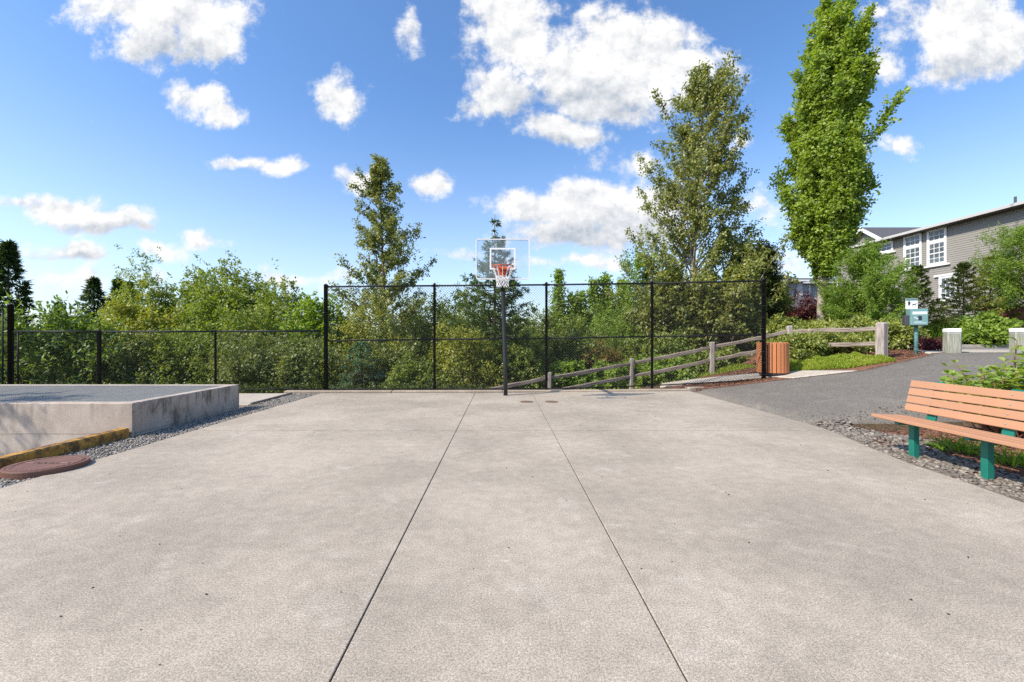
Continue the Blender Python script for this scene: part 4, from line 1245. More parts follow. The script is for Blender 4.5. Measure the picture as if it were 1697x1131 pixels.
wbox((36.35, 54.28, 8.16), (47.0, 54.38, 8.34), 'fascia', MAT['trim'])
hip(30.8, 36.6, 50.5, 54.5, 4.6, 6.4, 'porch_roof', .25)
hip(35.2, 42.5, 51.2, 55.6, 4.6, 6.1, 'porch_roof', .3)
wbox((34.7, 51.0, 4.3), (36.6, 51.1, 4.55), 'fascia', MAT['trim'])
wbox((34.3, 51.3, .5), (34.6, 51.6, 4.3), 'porch_column', MAT['trim'])
o3 = -h3.location
XD = (1, 0, 0)
window(h3, Vector((0, 53.6, 0)) - h3.location, XD, UP, (0, -1, 0), 33.0, 33.9, 6.3, 7.9, 1, 2, .18, None, False, 0)
window(h3, Vector((0, 55.0, 0)) - h3.location, XD, UP, (0, -1, 0), 36.9, 37.7, 7.0, 8.0, 1, 2, .18, None, False, 0)
for k, xx in enumerate((35.0, 36.8)):
    loc(MB().box((xx, 57.5, 8.9), (xx + .3, 57.8, 9.3)), h3).build('roof_vent', MAT['soffit'], h3)

# brown board fence near the house
bf = thing('board_fence', (24.6, 22.0, 2.0), 'reddish-brown board fence below the right tree', 'fence')
for k in range(22):
    x = 23.4 + k * .145
    loc(MB().box((x, 22.0, 1.7), (x + .139, 22.025, 3.03 + .01 * math.sin(k * 2.1))), bf).build('board', MAT['boards'], bf)
loc(MB().box((23.35, 21.96, 3.045), (26.7, 22.07, 3.085)), bf).build('cap_rail', MAT['boards'], bf)

# ------------------------------------------------------------------ vegetation
SUNWARD = -np.array(LIGHT[:])
def unit(v):
    return v / np.maximum(np.linalg.norm(v, axis=-1, keepdims=True), 1e-9)
def leaf_arrays(rng, P, D, N, L, W, fold=.25):
    """P base, D axis, N rough normal -> folded rhombic leaves"""
    D = unit(D)
    S = unit(np.cross(D, N))
    N = np.cross(S, D)
    n = len(P)
    l = L * rng.uniform(.5, 1.35, n)[:, None]
    w = W * rng.uniform(.75, 1.2, n)[:, None] * .5
    m = P + D * l * .48 + N * (-w * fold)
    V = np.stack([P, m + S * w + N * w * fold, P + D * l, m - S * w + N * w * fold], 1).reshape(-1, 3)
    return V, np.arange(n * 4).reshape(-1, 4)
def leaves_on(rng, T0, TD, TL, nper, L, W, spread, droop, upb, out=None):
    n = len(T0)
    cnt = rng.poisson(nper, n)
    i = np.repeat(np.arange(n), cnt)
    s = rng.random(len(i)) ** .8
    P = T0[i] + TD[i] * (TL[i] * s)[:, None] + rng.normal(0, spread, (len(i), 3))
    D = TD[i] * .5 + rng.normal(0, .65, (len(i), 3)) + np.array([0, 0, -droop])
    N = rng.normal(0, .6, (len(i), 3)) + np.array([0, 0, upb]) + SUNWARD * .45
    if out is not None:
        N = N + out[i] * .5
    V, Fq = leaf_arrays(rng, P, D, N, L, W)
    base = rng.random(n)[i] * .4 + (rng.random(n // 9 + 1)[(np.arange(n) // 9)])[i] * .22   # each twig and each limb has its own tone
    return V, Fq, np.clip(base + rng.random(len(i)) * .42, 0, 1)

def finish_plant(root, wood, V, Fq, rn, leafmat, bark, crown='crown', stem='trunk'):
    if wood.v:
        wood.build(stem, bark, root, True)
    o = link(crown, np_mesh(crown, V, Fq, leafmat, rn), root)
    return o

def broadleaf(name, label, cat, base, H, cb, Rr, prof, nb=80, elev=45, ns=12, nl=16, leaf=(.1, .07), mat='poplar', bark='bark', tr=.14,
              seed=1, droop=.35, upb=.3, bend=.0, group=None, spread=.07, twig=.3, lean=(0, 0), jit=.22, plume=0.0, gap=0.0):
    rng = np.random.default_rng(seed)
    root = thing(name, base, label, cat, group)
    wood = MB()
    tp, trr = [], []
    wx, wy = rng.normal(0, .02 * Rr + .03, 2)
    def trunk(z):
        k = z / H
        return np.array([lean[0] * k * k + wx * math.sin(k * 5), lean[1] * k * k + wy * math.sin(k * 4 + 1), z])
    for k in range(13):
        z = -.5 + (H * .97 + .5) * k / 12
        tp.append(tuple(trunk(max(z, -.5))))
        trr.append(max(.008, tr * (1 - max(0, z) / H) ** .9 * (1.15 if k == 0 else 1)))
    wood.tube(tp, trr, 9)
    T0, TD, TL, OUT = [], [], [], []
    pt, pr = zip(*prof)
    for b in range(nb):
        t = (b + rng.random()) / nb
        t = t ** .85
        r = Rr * np.interp(t, pt, pr) * rng.uniform(1 - jit * 1.4, 1 + jit * .7)
        az = b * 2.39996 + rng.normal(0, .35)
        e = R(elev + rng.normal(0, 7))
        zt = cb + (H - cb) * t
        if rng.random() < gap:
            continue
        if rng.random() < plume:
            r *= rng.uniform(1.12, 1.32)
            zt += rng.uniform(.25, .9) * (1 if t < .9 else .4)
        z0 = max(cb * .92, zt - r * math.tan(e))
        p0 = trunk(z0)
        hd = np.array([math.cos(az), math.sin(az), 0])
        p2 = trunk(zt) + hd * r
        p1 = p0 * .45 + p2 * .55 + np.array([0, 0, -bend * r]) + hd * r * .12
        q = np.linspace(0, 1, 7)[:, None]
        path = p0 * (1 - q) ** 2 + 2 * p1 * q * (1 - q) + p2 * q * q
        Lb = np.linalg.norm(p2 - p0)
        br = min(tr * .35, .012 + Lb * .011) * (1 - .4 * t)
        if Lb > .25:
            wood.tube([tuple(p) for p in path], list(np.linspace(br, .004, 7)), 5, cap=False)
        k = max(3, int(ns * (.45 + .55 * Lb / (Rr * 1.3))))
        s = rng.random(k) ** .75 * .82 + .18
        idx = s * 6
        i0 = np.minimum(idx.astype(int), 5)
        f = (idx - i0)[:, None]
        st_ = path[i0] * (1 - f) + path[i0 + 1] * f
        bd = unit(path[i0 + 1] - path[i0])
        d = unit(bd * .8 + rng.normal(0, .55, (k, 3)) + hd * .25)
        T0.append(st_); TD.append(d); TL.append(twig * rng.uniform(.5, 1.3, k) * (.6 + .4 * min(1, Lb / Rr)))
        OUT.append(np.repeat(hd[None], k, 0))
    k = int(ns * 1.5)
    zz = np.linspace(H * .9, H, k)
    T0.append(np.array([trunk(z) for z in zz])); TD.append(unit(rng.normal(0, .5, (k, 3)) + np.array([0, 0, .9]))); TL.append(np.full(k, twig * .7)); OUT.append(np.zeros((k, 3)))
    T0, TD, TL, OUT = map(np.concatenate, (T0, TD, TL, OUT))
    V, Fq, rn = leaves_on(rng, T0, TD, TL, nl, leaf[0], leaf[1], spread, droop, upb, OUT)
    finish_plant(root, wood, V, Fq, rn, LEAF[mat], MAT[bark])
    return root

def shrub(name, label, cat, base, H, Rx, Ry, mat='bush', ncl=70, ntw=8, nl=14, leaf=(.09, .055), seed=1, group=None, bark='stem', lift=.25,
          droop=.25, upb=.5, spread=.05, twig=.35, rough=.3, crown='foliage', low=.02, spikes=0, cull=False):
    rng = np.random.default_rng(seed)
    root = thing(name, base, label, cat, group)
    wood = MB()
    twig = twig * min(1.0, max(.3, H / 3.2))
    H = H - twig * .45
    ph = rng.random((5, 3)) * 6.283
    fr = rng.uniform(1.5, 4.2, (5, 3))
    u = rng.normal(0, 1, (ncl, 3))
    u[:, 2] = np.abs(u[:, 2]) * .95 - .12
    u = unit(u)
    bump = sum(np.sin(u[:, 0] * fr[k, 0] * 1.6 + ph[k, 0]) * np.sin(u[:, 1] * fr[k, 1] * 1.6 + ph[k, 1]) * np.cos(u[:, 2] * fr[k, 2] + ph[k, 2]) for k in range(5))
    rad = (1 + rough * bump) * (rng.random(ncl) ** .33 * .75 + .25)
    C = u * rad[:, None] * np.array([Rx, Ry, H * (1 - lift)]) * .88
    C[:, 2] = np.sign(C[:, 2]) * (np.abs(C[:, 2]) / (H * (1 - lift))) ** .72 * H * (1 - lift) * .97 + H * lift
    C[:, 2] = np.clip(C[:, 2], H * low, None)
    if cull:                                       # the side turned away from the court is thinner
        keep = (C[:, 1] < .3 * Ry) | (rng.random(ncl) < .3)
        C = C[keep]
        ncl = len(C)
    for k in range(min(ncl, 16)):
        c = C[rng.integers(ncl)]
        b0 = np.array([rng.normal(0, .12 * Rx), rng.normal(0, .12 * Ry), -.3])
        mid = b0 * .5 + c * .5 + np.array([0, 0, .12 * H])
        q = np.linspace(0, 1, 6)[:, None]
        path = b0 * (1 - q) ** 2 + 2 * mid * q * (1 - q) + c * q * q
        wood.tube([tuple(p) for p in path], list(np.linspace(.012 + .008 * H, .004, 6)), 5, cap=False)
    ntot = ncl * ntw
    T0 = np.repeat(C, ntw, 0) + rng.normal(0, .06 * (Rx + Ry + H) / 3, (ntot, 3))
    outw = unit(T0 - np.array([0, 0, H * .3]))
    TD = unit(outw * .7 + rng.normal(0, .6, (ntot, 3)) + np.array([0, 0, .35]))
    TL = twig * rng.uniform(.5, 1.4, ntot)
    if spikes:
        k = rng.choice(ntot, spikes, replace=False)
        TL[k] *= 2.6
        TD[k] = unit(outw[k] + np.array([0, 0, 1.0]) + rng.normal(0, .25, (spikes, 3)))
    V, Fq, rn = leaves_on(rng, T0, TD, TL, nl, leaf[0], leaf[1], spread, droop, upb, outw)
    V[:, 2] = np.maximum(V[:, 2], -.25)
    finish_plant(root, wood, V, Fq, rn, LEAF[mat], MAT[bark], crown, 'stem')
    return root

def conifer(name, label, base, H, Rr, mat='fir', nb=90, seed=1, group=None, droop=.25, ns=14, nl=10, leaf=(.16, .035), cb=.05, upturn=.1, pw=.9, bark='bark', tr=.12, leader=.0, sparse_top=0.0, cat='tree', flat=.25):
    rng = np.random.default_rng(seed)
    root = thing(name, base, label, cat, group)
    wood = MB()
    wood.tube([(0, 0, -.4), (0, 0, H * .5), (0, 0, H)], [tr, tr * .5, .008], 8)
    T0, TD, TL = [], [], []
    for b in range(nb):
        t = ((b + rng.random()) / nb)
        t = 1 - (1 - t) ** (1.0 if leader else 1.25)
        z0 = H * (cb + (1 - cb) * t)
        r = Rr * ((1 - t) ** pw) * rng.uniform(.62, 1.12) + .05
        if t > 1 - sparse_top:
            if rng.random() < .35:
                continue
            r *= .75
        if leader and t > 1 - leader:
            if rng.random() < .6:
                continue
            r = min(r, .10 + .12 * rng.random())
        az = b * 2.39996 + rng.normal(0, .3)
        hd = np.array([math.cos(az), math.sin(az), 0])
        sd = np.array([-math.sin(az), math.cos(az), 0])
        q = np.linspace(0, 1, 6)
        dz_ = -droop * r * q * (1.2 - .2 * q) + upturn * r * q ** 2.5 + (.35 * r * t) * q
        path = np.array([0, 0, z0]) + hd * (r * q)[:, None] + np.array([0, 0, 1.0]) * dz_[:, None]
        if r > .25:
            wood.tube([tuple(p) for p in path], list(np.linspace(.006 + r * .011, .003, 6)), 4, cap=False)
        k = max(2 if leader else 6, int(ns * (.15 + .85 * r / Rr)))
        s = rng.random(k) ** .8 * .9 + .1
        idx = s * 5
        i0 = np.minimum(idx.astype(int), 4)
        f = (idx - i0)[:, None]
        st_ = path[i0] * (1 - f) + path[i0 + 1] * f
        side = rng.choice([-1, 1], k)[:, None]
        d = unit(hd * .75 + sd * side * rng.uniform(.2, .9, (k, 1)) + rng.normal(0, flat * .5, (k, 3)) + np.array([0, 0, -droop * .5 + .08]))
        T0.append(st_); TD.append(d); TL.append(np.clip(r * .42 * (1.25 - s), .06, None) * rng.uniform(.7, 1.3, k))
    T0, TD, TL = map(np.concatenate, (T0, TD, TL))
    n = len(T0)
    cnt = rng.poisson(nl, n)
    i = np.repeat(np.arange(n), cnt)
    s = rng.random(len(i))
    P = T0[i] + TD[i] * (TL[i] * s)[:, None] + rng.normal(0, .018 * max(1, Rr * .4), (len(i), 3))
    D = TD[i] * .9 + rng.normal(0, .45, (len(i), 3)) + np.array([0, 0, -droop * .5])
    N = rng.normal(0, .45, (len(i), 3)) + np.array([0, 0, .8]) + SUNWARD * .4
    V, Fq = leaf_arrays(rng, P, D, N, leaf[0], leaf[1])
    rn = np.clip(rng.random(n)[i] * .5 + s * .25 + rng.random(len(i)) * .35, 0, 1)
    finish_plant(root, wood, V, Fq, rn, LEAF[mat], MAT[bark])
    return root

def at(px, Y):
    return (px - PX) * Y / F
def zat(py, Y):
    return CAMH + (PY - py) * Y / F
def spot(px, Y, sink=0.0):
    x = at(px, Y)
    return (x, Y, gz(x, Y) - sink)

# tall trees -------------------------------------------------------
b = spot(634, 19.0)
broadleaf('poplar_tree', 'slender cone-shaped tree standing left of the hoop', 'tree', b, zat(266, 19) - b[2], 2.4, 1.95,
          [(0, .95), (.15, 1.0), (.35, .85), (.6, .62), (.8, .38), (.93, .18), (1, .06)], nb=150, elev=38, ns=18, nl=18, leaf=(.095, .072), mat='poplar', tr=.12, seed=3, droop=.55, upb=.1, twig=.36, spread=.055, jit=.42, plume=.22)
b = spot(1150, 19.5)
broadleaf('poplar_tree', 'tall airy olive-leaved tree right of the hoop', 'tree', b, zat(112, 19.5) - b[2], .7, 2.35,
          [(0, 1.5), (.12, 1.4), (.25, 1.2), (.38, 1.0), (.5, .88), (.68, .72), (.82, .62), (.93, .48), (1, .2)], nb=215, elev=54, ns=20, nl=19, leaf=(.11, .08), mat='poplar', bark='palebark', tr=.17, seed=8, droop=.6, upb=.1, twig=.42, lean=(.4, 0), spread=.07, jit=.46, plume=.28, gap=.12)
b = spot(1359, 17.5)
broadleaf('maple_tree', 'tall columnar bright green maple with a pale trunk', 'tree', b, zat(12, 17.5) - b[2], zat(456, 17.5) - b[2], 1.36,
          [(0, .14), (.064, .36), (.15, .54), (.3, .78), (.47, .94), (.57, 1.0), (.68, .82), (.79, .72), (.89, .56), (1, .18)], nb=180, elev=69, ns=29, nl=21, leaf=(.108, .10), mat='maple', bark='palebark', tr=.18, seed=14, droop=.3, upb=.45, twig=.40, lean=(.7, 0), spread=.065, jit=.42, plume=.2, gap=.08)
b = (-12.3, 4.9, -0.4)
broadleaf('birch_tree', 'bare-limbed tree outside the left edge that shades the vault', 'tree', b, 6.2, 2.2, 1.5,
          [(0, .7), (.4, 1.0), (.8, .6), (1, .1)], nb=46, elev=40, ns=8, nl=9, leaf=(.11, .08), mat='poplar', tr=.10, seed=77, twig=.4)
# far-off dark conifers --------------------------------------------
for px, top, Y, rr, sd, lab in ((14, 403, 42, 4.0, 1, 'big dark fir at the left edge of the picture'), (156, 462, 58, 5.2, 2, 'far dark fir, left one of the pair on the skyline'), (196, 464, 60, 4.4, 3, 'far dark fir with the widest crown, right one of the skyline pair'), (214, 468, 63, 3.6, 4, 'small far fir just right of the skyline pair'), (97, 503, 75, 4.0, 5, 'low far conifer between the left fir and the skyline pair')):
    b = spot(px, Y)
    conifer('fir_tree', lab, b, zat(top, Y) - b[2], rr, 'fir', nb=190, seed=sd, group='dark firs on the left skyline', droop=.3, ns=18, nl=7, leaf=(.55, .16), tr=.3, upturn=.15)
b = spot(820, 16.8)
conifer('hemlock_tree', 'dark conifer with a thin bare leader behind the backboard', b, zat(355, 16.8) - b[2], 2.35, 'cedar', nb=210, seed=21, droop=.26, ns=20, nl=15, leaf=(.16, .042), tr=.1, leader=.13, sparse_top=.28, pw=.8, upturn=.22)
b = spot(598, 14.1)
conifer('young_spruce', 'low blue-green young conifer behind the tall fence', b, zat(566, 14.1) - b[2], 1.35, 'blue', nb=70, seed=23, droop=.45, ns=15, nl=13, leaf=(.11, .026), tr=.05, pw=.6)

# middle-distance trees and bushes ---------------------------------
def bushes(rows):
    for name, px, top, wpx, Y, mat, lab, kw in rows:
        b = spot(px, Y)
        H = zat(top, Y) - b[2]
        Rx = wpx * .5 * Y / F
        args = dict(mat=mat, seed=int(px * 7 + top), leaf=(.095, .06), ncl=int(66 + 25 * Rx * H / 2), ntw=8, nl=15, spikes=6, rough=.18, cull=True)
        args.update(kw)
        g_ = 1.08 if Y > 16 else .98
        args['leaf'] = (args['leaf'][0] * g_, args['leaf'][1] * g_ * 1.1)
        shrub(name, lab, 'tree' if name.endswith('tree') else 'shrub', b, H, Rx, kw.pop('Ry', Rx * .8) if 'Ry' in kw else Rx * .8, group='greenery behind the fences', **{k: v for k, v in args.items() if k != 'Ry'})
bushes([
    ('willow_tree', 268, 440, 190, 23, 'bush', 'loose bushy tree with one long twig sticking out at the upper left', dict(leaf=(.12, .06), spikes=26, rough=.25)),
    ('alder_tree', 392, 430, 190, 21.5, 'bush', 'rounded leafy tree, highest of the bushy mass left of the tall fence', dict(leaf=(.12, .075), lift=.35)),
    ('alder_tree', 478, 456, 160, 20, 'bush', 'leafy tree just left of the tall fence corner post', dict(leaf=(.11, .07))),
    ('alder_tree', 330, 446, 190, 24, 'bush', 'lighter leafy tree between the loose tree and the rounded one', dict(leaf=(.12, .075))),
    ('alder_tree', 200, 492, 150, 19, 'bush', 'leafy tree in front of the skyline firs', dict(leaf=(.10, .065))),
    ('alder_tree', 240, 470, 130, 18.5, 'golden', 'yellow-green leafy tree behind the low fence', dict(leaf=(.10, .065))),
    ('laurel_shrub', 70, 476, 150, 13.9, 'laurel', 'large-leaved shrub crowding the thick post at left', dict(leaf=(.19, .07), ncl=110, nl=8, twig=.45, spikes=10)),
    ('laurel_shrub', 150, 505, 130, 14.2, 'laurel', 'large-leaved shrub leaning over the low fence rail', dict(leaf=(.17, .065), ncl=100, nl=8, twig=.45, spikes=8)),
    ('laurel_shrub', -25, 500, 130, 14.0, 'laurel', 'large-leaved shrub cut by the left edge', dict(leaf=(.17, .065), ncl=70, nl=8, twig=.4)),
    ('thicket_shrub', 235, 538, 160, 14.6, 'olive', 'dense olive shrub behind the left bay of the low fence', dict(Ry=1.0)),
    ('thicket_shrub', 320, 520, 170, 15.2, 'bush', 'dense green shrub behind the middle bay of the low fence', dict()),
    ('thicket_shrub', 412, 535, 160, 14.6, 'olive', 'dense olive shrub behind the right bay of the low fence', dict()),
    ('thicket_shrub', 420, 480, 170, 17.5, 'bush', 'tall green shrub above the right bay of the low fence', dict()),
    ('thicket_shrub', 500, 540, 140, 14.5, 'olive', 'dense shrub at the corner post of the tall fence', dict()),
    ('thicket_shrub', 525, 478, 110, 17.0, 'bright', 'bright leafy shrub peeking over the corner of the two fences', dict(leaf=(.13, .08))),
    ('golden_shrub', 612, 482, 160, 16.6, 'golden', 'yellow-green leafy shrub around the slender tree', dict(ncl=110)),
    ('golden_shrub', 655, 540, 120, 15.2, 'olive', 'olive shrub right of the young blue-green conifer', dict()),
    ('thicket_shrub', 700, 455, 110, 21.5, 'bush', 'green tree-like shrub between the slender tree and the hoop', dict(spikes=20, rough=.35)),
    ('thicket_shrub', 765, 462, 120, 19.5, 'bush', 'tall pointed green shrub left of the dark conifer', dict(spikes=25)),
    ('thicket_shrub', 690, 585, 120, 14.2, 'bush', 'low green shrub behind the second post of the tall fence', dict()),
    ('thicket_shrub', 768, 535, 130, 15.0, 'golden', 'yellow-green shrub left of the hoop pole', dict()),
    ('thicket_shrub', 850, 560, 120, 16.2, 'bush', 'green shrub right behind the hoop pole', dict()),
    ('thicket_shrub', 905, 505, 130, 20.0, 'bush', 'green shrub behind the third post of the tall fence', dict()),
    ('thicket_shrub', 960, 540, 130, 19.2, 'olive', 'olive shrub in the third bay of the tall fence', dict()),
    ('thicket_shrub', 1015, 500, 120, 20.5, 'bright', 'bright feathery shrub left of the tall airy tree', dict(leaf=(.10, .03), nl=18)),
    ('thicket_shrub', 1062, 402, 80, 20.5, 'bright', 'narrow bright green tree hugging the left side of the tall airy tree', dict(lift=.4, ncl=110)),
    ('thicket_shrub', 1110, 545, 140, 17.6, 'bush', 'green shrub under the tall airy tree', dict()),
    ('thicket_shrub', 1000, 560, 60, 17.6, 'rust', 'small rust-tinted shrub in the third bay', dict(ncl=34, nl=9)),
    ('thicket_shrub', 1195, 440, 120, 17.9, 'poplar', 'broad leafy shrub in front of the dark arborvitae', dict(leaf=(.13, .09), lift=.4)),
    ('thicket_shrub', 1115, 440, 120, 18.2, 'poplar', 'leafy undergrowth at the foot of the tall airy tree', dict(leaf=(.12, .09), lift=.35)),
    ('ground_shrub', 940, 600, 110, 16.6, 'bright', 'low bright plants along the lower rails', dict(leaf=(.12, .08))),
    ('ground_shrub', 1030, 596, 110, 16.6, 'bright', 'low bright plants behind the second rail post', dict(leaf=(.12, .08))),
    ('ground_shrub', 1110, 588, 110, 16.6, 'bright', 'low bright plants behind the third rail post', dict(leaf=(.12, .08))),
    ('ground_shrub', 1190, 578, 110, 16.6, 'bush', 'low green plants below the broad leafy shrub', dict(leaf=(.11, .07))),
    ('ground_shrub', 880, 614, 80, 15.8, 'bush', 'low green plants at the end of the split-rail fence', dict()),
])
# narrow far poplars
for k, (px, top, wpx) in enumerate(((925, 452, 22), (948, 492, 24), (962, 488, 22), (985, 466, 26), (1003, 458, 24), (1030, 468, 30))):
    Y = 38.0
    b = spot(px, Y)
    labs = ('thin far tree poking above the fence rail, leftmost of the narrow row', 'narrow far tree, second of the row', 'narrow far tree, third of the row', 'narrow far tree, fourth of the row', 'tallest narrow far tree of the row', 'narrow far tree nearest the tall airy tree')
    broadleaf('columnar_tree', labs[k] + ' beyond the fence', 'tree', b, zat(top, Y) - b[2], .6, wpx * .5 * Y / F, [(0, .9), (.4, 1.0), (.75, .65), (1, .1)], nb=70, elev=62, ns=11, nl=8, leaf=(.24, .16), mat='bright', tr=.1, seed=60 + k, group='narrow far trees', twig=.5, spread=.14)
# dark arborvitae
for k, (px, top, wpx) in enumerate(((1226, 383, 42), (1249, 396, 42), (1270, 393, 32))):
    Y = 20.5 + k * .3
    b = spot(px, Y)
    shrub('arborvitae', ('tallest dark arborvitae, left of its row', 'middle dark arborvitae of the row', 'right-hand dark arborvitae of the row')[k], 'tree', b, zat(top, Y) - b[2], wpx * .62 * Y / F, .7, mat='dark', ncl=130, ntw=8, nl=15, leaf=(.12, .05), seed=80 + k, group='dark arborvitae row', lift=.35, twig=.28, rough=.12, crown='crown', bark='bark')
b = spot(1296, 23)
shrub('cypress_shrub', 'narrow yellow-green conifer left of the purple maple', 'shrub', b, zat(468, 22) - b[2], .55, .5, mat='golden', ncl=80, ntw=7, nl=13, leaf=(.11, .04), seed=90, lift=.35, twig=.25, rough=.1)

# right-hand garden ------------------------------------------------
b = spot(1342, 19.2)
shrub('purple_maple', 'low dark purple maple behind the columnar tree trunk', 'shrub', b, zat(496, 19.2) - b[2], 1.35, .9, mat='purple', ncl=110, ntw=8, nl=13, leaf=(.12, .05), seed=91, droop=.5, lift=.3, twig=.35)
b = spot(1443, 15.9)
broadleaf('feathery_tree', 'rounded feathery green tree in front of the grey house', 'tree', b, zat(418, 15.9) - b[2], .75, 1.12,
          [(0, .62), (.15, .92), (.35, 1.0), (.6, .95), (.8, .72), (.93, .42), (1, .15)], nb=170, elev=40, ns=17, nl=16, leaf=(.11, .028), mat='feather', tr=.06, seed=33, droop=.2, twig=.30, spread=.05, jit=.5, plume=.2, gap=.12)
b = spot(1405, 16.9)
shrub('feathery_shrub', 'lower feathery green shrub beside the rounded feathery tree', 'shrub', b, zat(474, 16.9) - b[2], .72, .6, mat='feather', ncl=90, ntw=8, nl=18, leaf=(.12, .026), seed=36, lift=.35)
b = spot(1702, 21.0)
broadleaf('feathery_tree', 'feathery green tree at the right edge of the picture', 'tree', b, zat(380, 21) - b[2], 1.6, 1.4,
          [(0, .7), (.2, .95), (.45, 1.0), (.7, .85), (.9, .5), (1, .15)], nb=150, elev=36, ns=16, nl=16, leaf=(.14, .034), mat='feather', tr=.09, seed=34, droop=.25, twig=.42, spread=.07, jit=.5, plume=.2, gap=.12)
for px, top, Y, rr, sd, lab in ((1519, 443, 19.6, 1.15, 41, 'olive-green young spruce left of the lower window'), (1597, 438, 21.0, 1.5, 42, 'olive-green young spruce right of the lower window'), (1641, 427, 22.6, 1.2, 43, 'olive-green young spruce behind the feathery right tree')):
    b = spot(px, Y)
    conifer('young_spruce', lab, b, zat(top, Y) - b[2], rr, 'spruce', nb=80, seed=sd, group='young spruces by the house', droop=-.05, ns=16, nl=17, leaf=(.12, .042), tr=.06, pw=.75, upturn=.12)
for px, top, wpx, Y, mat, lab, kw in (
    (1632, 522, 84, 18.9, 'bright', 'rounded bright green shrub behind the timber bollards', dict(leaf=(.15, .11), nl=9, rough=.12, ncl=110)),
    (1572, 531, 60, 19.4, 'bright', 'smaller bright green shrub left of the rounded one', dict(leaf=(.13, .09), nl=9)),
    (1690, 548, 70, 18.9, 'bush', 'low green shrub at the foot of the rounded shrub', dict()),
    (1537, 562, 40, 13.35, 'purple', 'small dark red shrub between the waste station and the bollard', dict(leaf=(.06, .045), ncl=36)),
    (1275, 528, 80, 17.2, 'rhodo', 'yellow-green rhododendron behind the end post of the tall fence', dict(leaf=(.13, .05))),
    (1322, 531, 84, 16.4, 'rhodo', 'yellow-green rhododendron left of the pale trunk', dict(leaf=(.13, .05))),
    (1385, 534, 84, 15.8, 'rhodo', 'yellow-green rhododendron right of the pale trunk', dict(leaf=(.13, .05))),
    (1435, 535, 80, 15.0, 'rhodo', 'rhododendron behind the top rail near the big fence post', dict(leaf=(.12, .05))),
    (1395, 553, 90, 14.2, 'rhodo', 'rhododendron behind the lower rail', dict(leaf=(.11, .045))),
    (1340, 552, 62, 13.9, 'rhodo', 'rounded rhododendron in front of the rail fence', dict(leaf=(.11, .045), nl=11)),
    (1487, 530, 68, 13.9, 'rhodo', 'rhododendron between the big fence post and the waste station', dict(leaf=(.12, .05), ncl=60)),
    (1300, 560, 50, 15.0, 'rhodo', 'small rhododendron behind the litter bin', dict(leaf=(.11, .045), ncl=34)),
):
    b = spot(px, Y)
    args = dict(mat=mat, seed=int(px * 3 + top), leaf=(.095, .06), ncl=70, ntw=7, nl=12, low=.16)
    args.update(kw)
    rx = wpx * .55 * Y / F
    shrub('shrub' if mat != 'rhodo' else 'rhododendron', lab, 'shrub', b, zat(top, Y) - b[2], rx, rx * .85, group='garden shrubs on the right', **args)
# iris-like grass clump by the station
rng = np.random.default_rng(70)
def blades(name, label, cat, base, n, Rr, H, seed, mat='grass', w=.02, lean=.35, stuff=False, Ry=None):
    rng = np.random.default_rng(seed)
    root = thing(name, base, label, cat)
    a = rng.random(n) * 6.283; r = Rr * np.sqrt(rng.random(n))
    P = np.stack([r * np.cos(a), r * np.sin(a) * (Ry or 1), np.full(n, -.03)], -1)
    h = H * rng.uniform(.6, 1.1, n)
    D = unit(rng.normal(0, lean, (n, 3)) * np.array([1, 1, 0]) + np.array([0, 0, 1.0]) + P * np.array([.6, .6, 0]) / max(Rr, .1))
    S = unit(np.cross(D, rng.normal(0, 1, (n, 3))))
    b2 = unit(D + (D * np.array([1, 1, 0])) * 1.4 + np.array([0, 0, -.25]))
    p1 = P + D * h[:, None] * .55
    p2 = p1 + b2 * h[:, None] * .45
    V = np.stack([P - S * w, P + S * w, p1 + S * w * .8, p1 - S * w * .8, p2 + S * w * .12, p2 - S * w * .12], 1).reshape(-1, 3)
    k = (np.arange(n) * 6)[:, None]
    Fq = np.concatenate([k + np.array([0, 1, 2, 3]), k + np.array([3, 2, 4, 5])])
    rn = rng.random(n)
    link('blades', np_mesh('blades', V, Fq, LEAF[mat], np.r_[rn, rn]), root)
    return root
b = spot(1545, 19.2)
blades('iris_clump', 'tall upright green blades behind the waste station', 'plant', b, 500, .8, 1.1, 71, w=.018, lean=.12)
for k, (px, py_, lab) in enumerate(((0, 0, 'grassy clump under the bench back, at its far end'), (0, 0, 'grassy clump under the bench back, at its middle'), (0, 0, 'grassy clump under the bench back, at its near end'))):
    x, y = 6.12 + .06 * k, 6.0 - .62 * k
    blades('lily_clump', lab, 'plant', (x, y, gz(x, y) + .02), 90, .22, .30, 75 + k, 'grass', .012, .5)
    bpy.context.view_layer.objects.active = None
